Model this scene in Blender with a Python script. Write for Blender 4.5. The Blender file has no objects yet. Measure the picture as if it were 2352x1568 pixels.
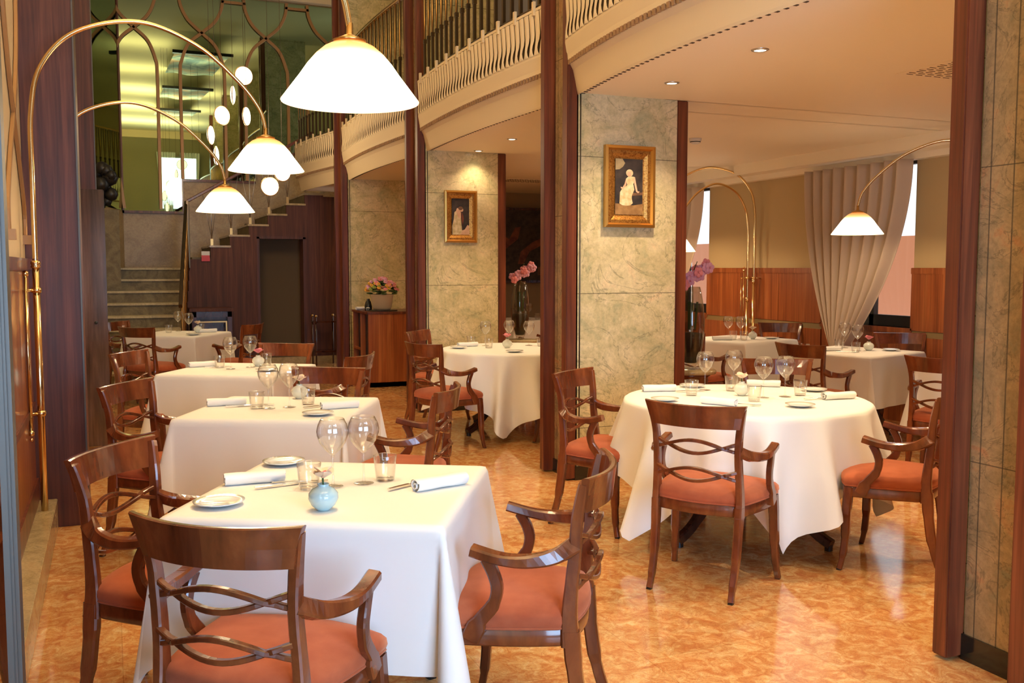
import bpy, math, random
from math import sin, cos, pi, radians as R, atan2, sqrt, hypot
from mathutils import Vector as V
sc = bpy.context.scene
col = sc.collection
# ---------------------------------------------------------------- camera
H = 1.5
cd = bpy.data.cameras.new('camera'); cam = bpy.data.objects.new('camera', cd); col.objects.link(cam)
cd.sensor_width = 36; cd.lens = 2200 / 2352 * 36; cd.clip_start = .05; cd.clip_end = 200
cam.location = (0, 0, H)
cam.rotation_euler = (pi / 2 - math.atan(169 / 2200), 0, -R(22.7))
sc.camera = cam
# ---------------------------------------------------------------- world, exposure
w = bpy.data.worlds.new('world'); sc.world = w; w.use_nodes = True
w.node_tree.nodes['Background'].inputs[0].default_value = (.90, .94, 1, 1)
w.node_tree.nodes['Background'].inputs[1].default_value = 1.5
sc.view_settings.view_transform = 'Standard'; sc.view_settings.look = 'None'
sc.view_settings.exposure = 0.34; sc.view_settings.gamma = 1; sc.view_settings.use_curve_mapping = False
cy = sc.cycles
cy.max_bounces = 7; cy.diffuse_bounces = 4; cy.glossy_bounces = 4; cy.transmission_bounces = 4; cy.transparent_max_bounces = 14
cy.caustics_reflective = False; cy.caustics_refractive = False; cy.sample_clamp_indirect = 6
WARM = (1, .66, .34); WARM2 = (1, .74, .45)
def light(name, kind, loc, power, color, rot=(0, 0, 0), **k):
    l = bpy.data.lights.new(name, kind); l.energy = power; l.color = color
    for a, b in k.items(): setattr(l, a, b)
    o = bpy.data.objects.new(name, l); o.location = loc; o.rotation_euler = rot; col.objects.link(o); return o
# daylight entering by the windows of the end wall behind the camera (the lower shop window and the upper one)
light('window_daylight', 'AREA', (1.35, -1.38, 1.35), 145, (.36, .62, 1), (R(90), 0, 0), shape='RECTANGLE', size=2.2, size_y=1.9)
light('upper_window_daylight', 'AREA', (2.25, -1.3, 4.35), 35, (.68, .84, 1), (R(80), 0, 0), shape='RECTANGLE', size=1.1, size_y=1.7)
# warm indirect light washing the ceiling of the tall hall in bands
for i, (x, y, e) in enumerate(((.9, .8, 115), (.9, 3.6, 125), (.9, 6.4, 110), (.9, 9.2, 60), (.9, 12, 40))):
    light('hall_uplight', 'AREA', (x, y, 5.35), e, WARM2, (pi, 0, 0), shape='RECTANGLE', size=3.4, size_y=.35)
# ceiling spots of the side room, recessed downlights; an unseen pair is added to light mid-room
DL = [(3.344, 4.447), (3.406, 5.448), (3.498, 8.362), (3.527, 9.325), (3.61, 13.276), (3.35, 3.2), (5.0, 3.8), (5.3, 9.6), (5.4, 3.4)]
for x, y in DL:
    light('downlight_beam', 'SPOT', (x, y, 2.66), 14 if y == 9.325 else 62, WARM2, (0, 0, 0), spot_size=R(118), spot_blend=.8, shadow_soft_size=.04)
light('disc_lamp_glow', 'POINT', (1.35, 12.3, 3.1), 45, WARM2, shadow_soft_size=.25)
# ---------------------------------------------------------------- materials
def nm(name, base=(.8, .8, .8), rough=.5, metal=0, spec=.5, coat=0, **k):
    m = bpy.data.materials.new(name); m.use_nodes = True
    b = m.node_tree.nodes['Principled BSDF']
    b.inputs['Base Color'].default_value = (*base, 1); b.inputs['Roughness'].default_value = rough
    b.inputs['Metallic'].default_value = metal; b.inputs['Specular IOR Level'].default_value = spec
    b.inputs['Coat Weight'].default_value = coat; b.inputs['Coat Roughness'].default_value = .08
    for a, c in k.items(): b.inputs[a.replace('_', ' ')].default_value = c
    m['b'] = 1
    return m, m.node_tree, b
def node(nt, t, **k):
    n = nt.nodes.new(t)
    for a, b in k.items():
        if a.startswith('i_'): n.inputs[a[2:].replace('_', ' ')].default_value = b
        else: setattr(n, a, b)
    return n
def ramp(nt, fac, stops):
    r = nt.nodes.new('ShaderNodeValToRGB'); e = r.color_ramp.elements
    while len(e) < len(stops): e.new(.5)
    for q, (p, c) in zip(e, stops): q.position = p; q.color = (*c, 1)
    nt.links.new(fac, r.inputs[0]); return r.outputs[0]
def coords(nt, scale=(1, 1, 1), rot=(0, 0, 0)):
    t = nt.nodes.new('ShaderNodeTexCoord'); mp = nt.nodes.new('ShaderNodeMapping')
    mp.inputs['Scale'].default_value = scale; mp.inputs['Rotation'].default_value = rot
    nt.links.new(t.outputs['Object'], mp.inputs[0]); return mp.outputs[0]
def bump(nt, b, h, s=.2, d=.01):
    n = node(nt, 'ShaderNodeBump', i_Strength=s, i_Distance=d); nt.links.new(h, n.inputs['Height']); nt.links.new(n.outputs[0], b.inputs['Normal'])
def mixc(nt, f, a, b, mode='MIX'):
    n = node(nt, 'ShaderNodeMix', data_type='RGBA', blend_type=mode)
    for s, v in ((0, f), (6, a), (7, b)):
        if isinstance(v, (int, float)): n.inputs[s].default_value = v
        elif isinstance(v, tuple): n.inputs[s].default_value = (*v, 1)
        else: nt.links.new(v, n.inputs[s])
    return n.outputs[2]
def wood(name, dark, mid, lite, scale=(14, 14, .9), rough=.35, coat=.3, ring=5.0, rot=(0, 0, 0)):
    m, nt, b = nm(name, mid, rough, coat=coat)
    c = coords(nt, scale, rot)
    n = node(nt, 'ShaderNodeTexNoise', i_Scale=1.0, i_Detail=6, i_Roughness=.62, i_Distortion=.6); nt.links.new(c, n.inputs[0])
    c2 = coords(nt, (scale[0] * ring, scale[1] * ring, scale[2] * 1.6), rot)
    n2 = node(nt, 'ShaderNodeTexNoise', i_Scale=1.0, i_Detail=4); nt.links.new(c2, n2.inputs[0])
    a = ramp(nt, n.outputs[0], ((.3, dark), (.5, mid), (.68, lite)))
    f = ramp(nt, n2.outputs[0], ((.35, (.62, .62, .62)), (.6, (1, 1, 1))))
    nt.links.new(mixc(nt, .7, a, f, 'MULTIPLY'), b.inputs['Base Color'])
    return m
def marble(name, cols, scale=1.6, rough=.22, vein=(.2, .17, .1), joints=None, coat=0, rot=0, tile=None):
    m, nt, b = nm(name, cols[1], rough, coat=coat)
    c = coords(nt, (scale, scale, scale), (0, R(25), rot))
    n = node(nt, 'ShaderNodeTexNoise', i_Scale=2.2, i_Detail=9, i_Roughness=.65, i_Distortion=1.2); nt.links.new(c, n.inputs[0])
    a = ramp(nt, n.outputs[0], tuple(zip((.28, .45, .58, .74), cols)))
    n2 = node(nt, 'ShaderNodeTexNoise', i_Scale=1.3, i_Detail=7, i_Roughness=.6, i_Distortion=2.2); nt.links.new(c, n2.inputs[0])
    v = ramp(nt, n2.outputs[0], ((.485, (0, 0, 0)), (.5, (1, 1, 1)), (.512, (0, 0, 0))))
    n3 = node(nt, 'ShaderNodeTexNoise', i_Scale=26, i_Detail=5, i_Roughness=.7); nt.links.new(c, n3.inputs[0])
    sp = ramp(nt, n3.outputs[0], ((.3, (.8, .8, .8)), (.6, (1.06, 1.06, 1.06))))
    o = mixc(nt, 1.0, a, sp, 'MULTIPLY')
    vf = node(nt, 'ShaderNodeMath', operation='MULTIPLY'); vf.inputs[1].default_value = .55; nt.links.new(v, vf.inputs[0])
    o = mixc(nt, vf.outputs[0], o, vein)
    if joints:
        for ax, period, wd, off in joints:
            t = nt.nodes.new('ShaderNodeTexCoord'); s = nt.nodes.new('ShaderNodeSeparateXYZ'); nt.links.new(t.outputs['Object'], s.inputs[0])
            m0 = node(nt, 'ShaderNodeMath', operation='ADD'); m0.inputs[1].default_value = off; nt.links.new(s.outputs[ax], m0.inputs[0])
            m1 = node(nt, 'ShaderNodeMath', operation='PINGPONG'); m1.inputs[1].default_value = period / 2; nt.links.new(m0.outputs[0], m1.inputs[0])
            m2 = node(nt, 'ShaderNodeMath', operation='LESS_THAN'); m2.inputs[1].default_value = wd; nt.links.new(m1.outputs[0], m2.inputs[0])
            m3 = node(nt, 'ShaderNodeMath', operation='MULTIPLY'); m3.inputs[1].default_value = .75; nt.links.new(m2.outputs[0], m3.inputs[0])
            o = mixc(nt, m3.outputs[0], o, (.06, .05, .035))
    if tile:
        t = nt.nodes.new('ShaderNodeTexCoord'); br = node(nt, 'ShaderNodeTexBrick', offset=0.0, i_Scale=1.0, i_Mortar_Size=.0018, i_Brick_Width=tile, i_Row_Height=tile, i_Bias=0.0)
        br.inputs['Color1'].default_value = (.86, .83, .80, 1); br.inputs['Color2'].default_value = (1.1, 1.12, 1.16, 1); br.inputs['Mortar'].default_value = (.8, .74, .68, 1)
        nt.links.new(t.outputs['Object'], br.inputs[0]); o = mixc(nt, 1.0, o, br.outputs[0], 'MULTIPLY')
    nt.links.new(o, b.inputs['Base Color'])
    return m
M = {}
M['rosewood'] = wood('rosewood', (.075, .016, .007), (.16, .036, .013), (.26, .072, .026), (16, 16, .8), .38, .25)
M['rosewood_dark'] = wood('rosewood_dark', (.045, .012, .009), (.10, .026, .016), (.17, .05, .03), (16, 16, .8), .5, .1)
M['panelwood'] = wood('panelwood', (.20, .045, .012), (.32, .085, .023), (.45, .15, .045), (12, 12, .6), .35, .3)
M['mahogany'] = wood('mahogany', (.085, .018, .0055), (.165, .038, .011), (.25, .070, .02), (7, 7, 3), .22, .55, 3)
M['mahogany_dark'] = wood('mahogany_dark', (.03, .008, .005), (.06, .015, .008), (.1, .03, .012), (7, 7, 3), .2, .6, 3)
M['pier_marble'] = marble('pier_marble', ((.40, .40, .24), (.58, .50, .28), (.70, .60, .37), (.78, .56, .34)), 1.5, .16, (.16, .15, .09), [(2, .95, .0025, .58)])
M['grooved_marble'] = marble('grooved_marble', ((.22, .20, .12), (.30, .21, .11), (.40, .27, .14), (.45, .20, .09)), 2.2, .2, (.10, .08, .05), [(2, 1.1, .0022, .33), (1, .098, .003, .02)])  # colours darkened to carry the unlit look of the nearest pillar
M['floor_marble'] = marble('floor_marble', ((.48, .15, .05), (.60, .27, .09), (.70, .42, .17), (.80, .60, .34)), 6.5, .09, (.42, .09, .03), None, .0, .5, .62)
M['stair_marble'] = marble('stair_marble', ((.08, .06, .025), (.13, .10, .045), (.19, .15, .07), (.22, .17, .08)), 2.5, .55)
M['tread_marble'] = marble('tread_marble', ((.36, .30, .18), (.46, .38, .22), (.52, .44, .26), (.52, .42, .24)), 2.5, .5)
M['wall_marble'] = marble('wall_marble', ((.34, .22, .09), (.44, .30, .14), (.50, .36, .18), (.55, .34, .16)), 1.2, .38, (.3, .2, .1), [(2, 1.3, .002, .1)])
M['kerb_marble'] = marble('kerb_marble', ((.34, .26, .13), (.45, .34, .18), (.52, .40, .22), (.5, .34, .17)), 3, .2)
M['black_stone'] = nm('black_stone', (.012, .012, .010), .12, coat=.3)[0]
M['plaster'] = nm('plaster', (.80, .66, .44), .7)[0]
M['ceiling'] = nm('ceiling', (.92, .80, .60), .6)[0]
M['hall_ceiling'] = nm('hall_ceiling', (.78, .74, .55), .8)[0]
M['wallpaper'] = nm('wallpaper', (.52, .38, .19), .8)[0]
M['wallpaper_olive'] = nm('wallpaper_olive', (.28, .25, .15), .8)[0]
M['wallpaper_grey'] = nm('wallpaper_grey', (.30, .22, .14), .8)[0]
M['cream'] = nm('cream', (.74, .58, .34), .6)[0]
M['slot'] = nm('slot', (.085, .045, .016), .8)[0]
M['dentil'] = nm('dentil', (.34, .20, .10), .8)[0]
M['brass'] = nm('brass', (.82, .58, .28), .16, 1)[0]
M['old_brass'] = nm('old_brass', (.55, .33, .12), .28, 1)[0]
M['steel'] = nm('steel', (.55, .52, .48), .3, 1)[0]
M['bronze'] = nm('bronze', (.12, .08, .045), .3, .9)[0]
M['tracery'] = nm('tracery', (.42, .22, .08), .4, .2)[0]
M['rosewood_matt'] = wood('rosewood_matt', (.05, .013, .009), (.10, .026, .014), (.16, .048, .026), (16, 16, .8), .6, 0)
M['gilt'], nt, b = nm('gilt', (.75, .40, .08), .36, .85)
n = node(nt, 'ShaderNodeTexNoise', i_Scale=90, i_Detail=4); nt.links.new(coords(nt), n.inputs[0]); bump(nt, b, n.outputs[0], .5, .003)
nt.links.new(ramp(nt, n.outputs[0], ((.3, (.26, .09, .02)), (.55, (.58, .30, .07)))), b.inputs['Base Color'])
M['gilt_smooth'] = nm('gilt_smooth', (.66, .37, .09), .3, .9)[0]
M['black'] = nm('black', (.01, .009, .008), .4)[0]
M['void'] = nm('void', (.02, .014, .009), .8)[0]
M['recess'] = nm('recess', (.13, .085, .045), .9)[0]
M['velvet'], nt, b = nm('velvet', (.40, .10, .04), .85, 0, .2)
b.inputs['Sheen Weight'].default_value = .6; b.inputs['Sheen Tint'].default_value = (1, .45, .25, 1); b.inputs['Sheen Roughness'].default_value = .5
n = node(nt, 'ShaderNodeTexNoise', i_Scale=9, i_Detail=5); nt.links.new(coords(nt), n.inputs[0])
nt.links.new(ramp(nt, n.outputs[0], ((.3, (.33, .070, .028)), (.7, (.46, .125, .055)))), b.inputs['Base Color'])
n = node(nt, 'ShaderNodeTexNoise', i_Scale=500, i_Detail=2); nt.links.new(coords(nt), n.inputs[0]); bump(nt, b, n.outputs[0], .25, .002)
M['linen'], nt, b = nm('linen', (.86, .84, .80), .75, 0, .25)
n = node(nt, 'ShaderNodeTexNoise', i_Scale=5, i_Detail=3); nt.links.new(coords(nt), n.inputs[0]); bump(nt, b, n.outputs[0], .12, .02)
M['napkin'] = nm('napkin', (.88, .87, .84), .8)[0]
M['china'] = nm('china', (.84, .86, .86), .08, coat=.5)[0]
M['china_rim'] = nm('china_rim', (.78, .77, .70), .12, coat=.5)[0]
M['celadon'] = nm('celadon', (.48, .66, .68), .12, coat=.6)[0]
M['pale_vase'] = nm('pale_vase', (.72, .76, .70), .12, coat=.6)[0]
M['silver'] = nm('silver', (.75, .73, .70), .15, 1)[0]
M['pink_petal'] = nm('pink_petal', (.80, .28, .32), .6)[0]
M['pale_petal'] = nm('pale_petal', (.86, .68, .50), .6)[0]
M['mauve_petal'] = nm('mauve_petal', (.74, .38, .55), .6)[0]
M['yellow_petal'] = nm('yellow_petal', (.80, .42, .06), .6)[0]
M['green_petal'] = nm('green_petal', (.35, .42, .08), .6)[0]
M['leaf'] = nm('leaf', (.04, .09, .015), .5)[0]
M['moss'] = nm('moss', (.03, .025, .012), .8)[0]
M['stone_pot'] = nm('stone_pot', (.55, .44, .30), .7)[0]
M['curtain'], nt, b = nm('curtain', (.60, .47, .36), .8)
b.inputs['Transmission Weight'].default_value = 0.0
M['sheer'] = nm('sheer', (.75, .80, .82), .8)[0]
M['blue_paint'], nt, b = nm('blue_paint', (.3, .42, .5), .7)
n = node(nt, 'ShaderNodeTexNoise', i_Scale=2.2, i_Detail=6, i_Distortion=1.5); nt.links.new(coords(nt, (1, .5, 1)), n.inputs[0])
nt.links.new(ramp(nt, n.outputs[0], ((.35, (.12, .22, .32)), (.5, (.32, .44, .5)), (.62, (.5, .36, .28)))), b.inputs['Base Color'])
M['mirror'] = nm('mirror', (.36, .47, .29), .012, 1)[0]
M['steel_dark'] = nm('steel_dark', (.13, .115, .10), .5, 1)[0]
M['olive'] = nm('olive', (.22, .15, .06), .6)[0]
M['mirror_clear'] = nm('mirror_clear', (.75, .76, .72), .02, 1)[0]
M['plastic'] = nm('plastic', (.75, .72, .66), .4)[0]
M['red'] = nm('red', (.6, .03, .02), .4)[0]
M['pinkwall'] = nm('pinkwall', (.95, .42, .27), .9)[0]
M['glossy_door'] = wood('glossy_door', (.05, .03, .025), (.12, .07, .055), (.20, .13, .12), (10, 10, .8), .1, .9)
def glass(name, tint=(1, 1, 1), k=.95, tr=.075):
    m = bpy.data.materials.new(name); m.use_nodes = True; nt = m.node_tree; nt.nodes.clear()
    o = nt.nodes.new('ShaderNodeOutputMaterial'); mx = nt.nodes.new('ShaderNodeMixShader'); t = nt.nodes.new('ShaderNodeBsdfTransparent')
    g = nt.nodes.new('ShaderNodeBsdfGlossy'); g.inputs['Roughness'].default_value = .02; lw = nt.nodes.new('ShaderNodeLayerWeight'); lw.inputs[0].default_value = .5
    pw = node(nt, 'ShaderNodeMath', operation='POWER'); pw.inputs[1].default_value = 3.2; nt.links.new(lw.outputs['Facing'], pw.inputs[0])
    t.inputs[0].default_value = (*tint, 1)
    q = node(nt, 'ShaderNodeMath', operation='MULTIPLY_ADD'); q.inputs[1].default_value = k; q.inputs[2].default_value = tr; q.use_clamp = True
    nt.links.new(pw.outputs[0], q.inputs[0]); nt.links.new(q.outputs[0], mx.inputs[0]); nt.links.new(t.outputs[0], mx.inputs[1]); nt.links.new(g.outputs[0], mx.inputs[2]); nt.links.new(mx.outputs[0], o.inputs[0])
    return m
M['glass'] = glass('glass', (.985, .98, .97)); M['vase_glass'] = glass('vase_glass', (.85, .83, .78), .7, .06); M['pane'] = glass('pane', (.92, .95, .95))
def emit(name, colr, s):
    m = bpy.data.materials.new(name); m.use_nodes = True; nt = m.node_tree; nt.nodes.clear()
    o = nt.nodes.new('ShaderNodeOutputMaterial'); e = nt.nodes.new('ShaderNodeEmission'); e.inputs[0].default_value = (*colr, 1); e.inputs[1].default_value = s
    nt.links.new(e.outputs[0], o.inputs[0]); return m
M['bulb'] = emit('bulb', (1, .82, .55), 14); M['spot'] = emit('spot', (1, .85, .6), 12); M['disc'] = emit('disc', (1, .9, .68), 2.6)
# opal glass shade, amber tinted at its crown; inner glow put into emission, varying with height
m = bpy.data.materials.new('opal_shade'); m.use_nodes = True; nt = m.node_tree; b = nt.nodes['Principled BSDF']
t = nt.nodes.new('ShaderNodeTexCoord'); s = nt.nodes.new('ShaderNodeSeparateXYZ'); nt.links.new(t.outputs['Object'], s.inputs[0])
cr = ramp(nt, s.outputs[2], ((.0, (1, .80, .48)), (.04, (1, .93, .74)), (.125, (1, .88, .60)), (.16, (1, .55, .18)), (.19, (.75, .25, .05))))
nt.links.new(cr, b.inputs['Emission Color']); nt.links.new(cr, b.inputs['Base Color']); b.inputs['Roughness'].default_value = .2
st = ramp(nt, s.outputs[2], ((.0, (.36,) * 3), (.05, (1,) * 3), (.11, (.8,) * 3), (.155, (.22,) * 3), (.19, (.15,) * 3)))
q = node(nt, 'ShaderNodeMath', operation='MULTIPLY'); q.inputs[1].default_value = 4.2; nt.links.new(st, q.inputs[0]); nt.links.new(q.outputs[0], b.inputs['Emission Strength'])
M['opal'] = m
# ---------------------------------------------------------------- mesh helpers
class MB:
    def __init__(s): s.v = []; s.f = []; s.sm = []; s.mi = []; s.cur = 0
    def add(s, vs, fs, smooth=False):
        o = len(s.v); s.v += [tuple(p) for p in vs]
        for f in fs: s.f.append([i + o for i in f]); s.sm.append(smooth); s.mi.append(s.cur)
        return s
    def box(s, x0, x1, y0, y1, z0, z1):
        return s.add([(x0, y0, z0), (x1, y0, z0), (x1, y1, z0), (x0, y1, z0), (x0, y0, z1), (x1, y0, z1), (x1, y1, z1), (x0, y1, z1)],
                     [(3, 2, 1, 0), (4, 5, 6, 7), (0, 1, 5, 4), (1, 2, 6, 5), (2, 3, 7, 6), (3, 0, 4, 7)])
    def prism(s, pts, z0, z1):
        n = len(pts)
        return s.add([(x, y, z0) for x, y in pts] + [(x, y, z1) for x, y in pts],
                     [list(range(n))[::-1], list(range(n, 2 * n))] + [(i, (i + 1) % n, n + (i + 1) % n, n + i) for i in range(n)])
    def grid(s, fn, nu, nv, closeu=False, smooth=True):
        vs = [fn(i / (nu if closeu else nu - 1), j / (nv - 1)) for i in range(nu) for j in range(nv)]
        fs = []
        for i in range(nu if closeu else nu - 1):
            a = i; b = (i + 1) % nu
            for j in range(nv - 1): fs.append((a * nv + j, b * nv + j, b * nv + j + 1, a * nv + j + 1))
        return s.add(vs, fs, smooth)
    def lathe(s, prof, n=24, c=(0, 0, 0), smooth=True):
        vs = []; m = len(prof)
        for i in range(n):
            a = 2 * pi * i / n
            for r, z in prof: vs.append((c[0] + r * cos(a), c[1] + r * sin(a), c[2] + z))
        fs = [(i * m + j, ((i + 1) % n) * m + j, ((i + 1) % n) * m + j + 1, i * m + j + 1) for i in range(n) for j in range(m - 1)]
        return s.add(vs, fs, smooth)
    def bar(s, path, w, h, side=None, n=8, rnd=True, smooth=True):
        """sweep a softened rectangle (w across `side`, h the other way) or a circle (n) along the path"""
        P = [V(p) for p in path]; m = len(P)
        W = w if isinstance(w, (list, tuple)) else [w] * m; Hh = h if isinstance(h, (list, tuple)) else [h] * m
        vs = []; S = None
        for i in range(m):
            T = (P[min(i + 1, m - 1)] - P[max(i - 1, 0)]).normalized()
            if side: S = V(side)
            elif S is None: S = (V((0, 0, 1)) if abs(T.z) < .9 else V((0, 1, 0))).cross(T)
            S = (S - T * S.dot(T)).normalized(); B = T.cross(S)
            a, b = W[i] / 2, Hh[i] / 2
            if rnd is True:
                q = min(a, b) * .35
                pr = [(a, -b + q), (a, b - q), (a - q, b), (-a + q, b), (-a, b - q), (-a, -b + q), (-a + q, -b), (a - q, -b)]
            else: pr = [(a * cos(2 * pi * k / n), b * sin(2 * pi * k / n)) for k in range(n)]
            for x, y in pr: vs.append(P[i] + S * x + B * y)
        k = len(pr)
        fs = [(i * k + j, i * k + (j + 1) % k, (i + 1) * k + (j + 1) % k, (i + 1) * k + j) for i in range(m - 1) for j in range(k)]
        fs += [list(range(k))[::-1], list(range((m - 1) * k, m * k))]
        return s.add(vs, fs, smooth and rnd is not True)
    def tube(s, path, r, n=10):
        rr = [2 * x for x in r] if isinstance(r, (list, tuple)) else 2 * r
        return s.bar(path, rr, rr, None, n, False)
    def ball(s, c, r, n=12, sq=(1, 1, 1)):
        return s.grid(lambda u, v: (c[0] + r * sq[0] * cos(2 * pi * u) * sin(pi * (.001 + .998 * v)), c[1] + r * sq[1] * sin(2 * pi * u) * sin(pi * (.001 + .998 * v)), c[2] - r * sq[2] * cos(pi * v)), n, n // 2 + 2, True)
    def mesh(s, name, mat, bevel=0):
        me = bpy.data.meshes.new(name); me.from_pydata(s.v, [], s.f)
        me.polygons.foreach_set('use_smooth', s.sm); me.polygons.foreach_set('material_index', s.mi)
        for q in (mat if isinstance(mat, list) else [mat]): me.materials.append(M[q])
        import bmesh
        bm = bmesh.new(); bm.from_mesh(me)
        if bevel:
            bmesh.ops.bevel(bm, geom=bm.edges[:] + bm.verts[:], offset=bevel, segments=2, affect='EDGES', clamp_overlap=True)
        bmesh.ops.recalc_face_normals(bm, faces=bm.faces[:]); bm.to_mesh(me); bm.free()
        me.update(); return me
    def build(s, name, mat, parent=None, bevel=0, loc=(0, 0, 0), rotz=0):
        o = bpy.data.objects.new(name, s.mesh(name, mat, bevel)); col.objects.link(o); o.location = loc; o.rotation_euler = (0, 0, rotz)
        if parent: o.parent = parent
        return o
def spline(pts, k=6):
    P = [V(p) for p in pts]; out = []
    for i in range(len(P) - 1):
        a = P[max(i - 1, 0)]; b = P[i]; c = P[i + 1]; d = P[min(i + 2, len(P) - 1)]
        for j in range(k):
            t = j / k
            out.append(.5 * ((2 * b) + (c - a) * t + (2 * a - 5 * b + 4 * c - d) * t * t + (3 * b - a - 3 * c + d) * t ** 3))
    out.append(P[-1]); return out
def thing(name, label, cat, loc=(0, 0, 0), rotz=0, group=None):
    o = bpy.data.objects.new(name, None); o.empty_display_size = .1; col.objects.link(o); o.location = loc; o.rotation_euler = (0, 0, rotz)
    o['label'] = label; o['category'] = cat
    if group: o['group'] = group
    return o
def tag(o, label, cat, group=None, kind=None):
    o['label'] = label; o['category'] = cat
    if group: o['group'] = group
    if kind: o['kind'] = kind
    return o
def struct(o, label, cat='wall'): o['kind'] = 'structure'; o['label'] = label; o['category'] = cat; return o
def dup(root, loc, rotz, label, group=None):
    r = root.copy(); col.objects.link(r); r.location = loc; r.rotation_euler = (0, 0, rotz); r['label'] = label
    if group: r['group'] = group
    for ch in list(root.children):
        c = ch.copy(); col.objects.link(c); c.parent = r
        for g in list(ch.children):
            d = g.copy(); col.objects.link(d); d.parent = c
    return r
# ================================================================ THE SETTING
PX = 2.9                                   # hall-side face of the pillars
o = MB().box(-.6, 7.4, -1.6, 17, -.1, 0).build('floor', 'floor_marble'); struct(o, 'polished orange marble floor of the restaurant', 'floor')
ZC = 2.70; ZH = 6.1; XR = 7.1; XL = -.44
o = MB().box(XL - .15, 7.4, -1.6, 17, ZH, ZH + .1).build('ceiling', 'hall_ceiling'); struct(o, 'high cream ceiling of the tall hall, seen in the stair mirror', 'ceiling')
# left wall: marble plinth, wainscot, cream panel with bent wooden tracery
b = MB().box(XL - .15, XL, -1.6, 17, 0, ZH)
o = b.build('wall_left', 'cream'); struct(o, 'cream left wall behind the pillars and brass lamps')
o = MB().box(XL, -.32, -1.6, 6.05, 0, .17).build('trim_1', 'kerb_marble', bevel=.004); struct(o, 'low marble plinth at the foot of the left wall', 'plinth')
b = MB().box(XL, XL + .015, 2.42, 6.05, .17, 1.5); b.build('trim_2', 'panelwood'); o = bpy.data.objects['trim_2']; struct(o, 'brown wooden wainscot below the cream panel on the left wall', 'wainscot')
b = MB(); b.box(XL, XL + .035, 2.42, 6.05, 1.49, 1.55); b.box(XL, XL + .028, 2.42, 6.05, .17, .3); b.box(XL, XL + .026, 2.42, 6.05, .7, .74)
o = b.build('wainscot_rail', 'rosewood', bpy.data.objects['trim_2'])
w = thing('wall_tracery', 'bent wooden tracery strips crossing on the cream panel beside the left pillar', 'tracery', (0, 0, 0))
def strip(pts, plane='X', at=0, wd=.035, th=.02, k=8):
    path = spline([(at, a, z) if plane == 'X' else (a, at, z) for a, z in pts], k)
    return MB().bar(path, wd, th, (0, 1, 0) if plane == 'X' else (1, 0, 0))
for y0 in (5.50, 3.95):
    for s in (-1, 1):
        strip([(y0 - s * .47, 1.66), (y0 - s * .46, 1.82), (y0 - s * .26, 2.05), (y0, 2.28), (y0 + s * .22, 2.52), (y0 + s * .38, 2.85), (y0 + s * .44, 3.4), (y0 + s * .44, 4.6)], 'X', XL + .012).build('tracery_strip', 'tracery', w)
        MB().box(XL, XL + .04, y0 - s * .47 - .025, y0 - s * .47 + .025, 1.63, 1.68).build('tracery_foot', 'tracery', w)
# pillars on the left
p = thing('left_pillar', 'broad dark rosewood pillar rising behind the nearest arc lamp', 'pillar', (0, 0, 0)); p['kind'] = 'structure'
MB().box(XL, -.157, 6.05, 6.6, 0, 6.05).build('cladding', 'rosewood_dark', p, bevel=.004)
MB().box(-.162, -.153, 6.042, 6.055, 0, 6.0).build('corner_bead', 'steel_dark', p)
p = thing('left_pillar', 'second dark rosewood pillar further down the left wall behind the first', 'pillar', (0, 0, 0)); p['kind'] = 'structure'
MB().box(XL, -.10, 9.7, 10.2, 0, 6.05).build('cladding', 'rosewood_dark', p, bevel=.004)
MB().box(-.103, -.094, 9.69, 9.71, 0, 6.0).build('corner_bead', 'steel_dark', p)
p = thing('cabinet_door', 'glossy dark wooden door leaf standing open behind the left pillar, reflecting daylight', 'door', (0, 0, 0))
MB().box(XL, -.03, 8.6, 8.66, .02, 2.14).build('door_leaf', 'glossy_door', p, bevel=.006)
MB().tube([(-.12, 8.58, 1.05), (-.12, 8.60, 1.05)], .012).build('door_lock', 'black', p)
p = thing('mirror_pillar', 'mirrored pillar with a brushed metal edge at the left border of the picture', 'pillar', (0, 0, 0)); p['kind'] = 'structure'
MB().box(XL, -.226, 1.0, 2.40, 0, 4).build('core', 'rosewood', p)
MB().box(-.226, -.217, 1.0, 2.28, .02, 4).build('mirror_panel', 'mirror_clear', p)
MB().box(-.226, -.203, 2.285, 2.37, 0, 4).build('metal_edge', 'steel_dark', p, bevel=.008)
# pillars on the right with their marble, posts and plinths
PIL = [(2.71, 'nearest marble pillar with grooved slabs at the right border of the picture'), (6.40, 'marble pillar carrying the larger gilt-framed picture'),
       (9.87, 'marble pillar carrying the smaller gilt-framed picture'), (13.34, 'farthest marble pillar, behind the flower sideboard')]
for i, (y, lb) in enumerate(PIL):
    p = thing('marble_pillar', lb, 'pillar', (0, y, 0), 0, 'pillars along the hall'); p['kind'] = 'structure'
    MB().box(2.995, 3.80, -.40, -.02, .10, ZH).build('marble_face', 'pier_marble', p)
    MB().box(2.985, 2.998, -.31, -.075, .10, ZH).build('marble_slab', 'grooved_marble', p)
    MB().box(PX, 2.99, -.07, 0, .012, ZH).build('wood_post', 'rosewood', p, bevel=.005)
    MB().box(PX + .02, 3.01, -.40, -.32, .012, ZH).build('wood_post', 'rosewood', p, bevel=.005)
    MB().box(3.80, 3.89, -.405, 0, .012, ZC).build('corner_post', 'rosewood', p, bevel=.005)
    b = MB(); b.box(2.992, 3.81, -.405, -.015, 0, .10); b.box(2.975, 2.999, -.32, -.07, 0, .10); b.build('base', 'black_stone', p)
    MB().tube([(3.022, -.402, .1), (3.022, -.402, ZC)], .005, 6).build('bead', 'steel_dark', p)
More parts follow.
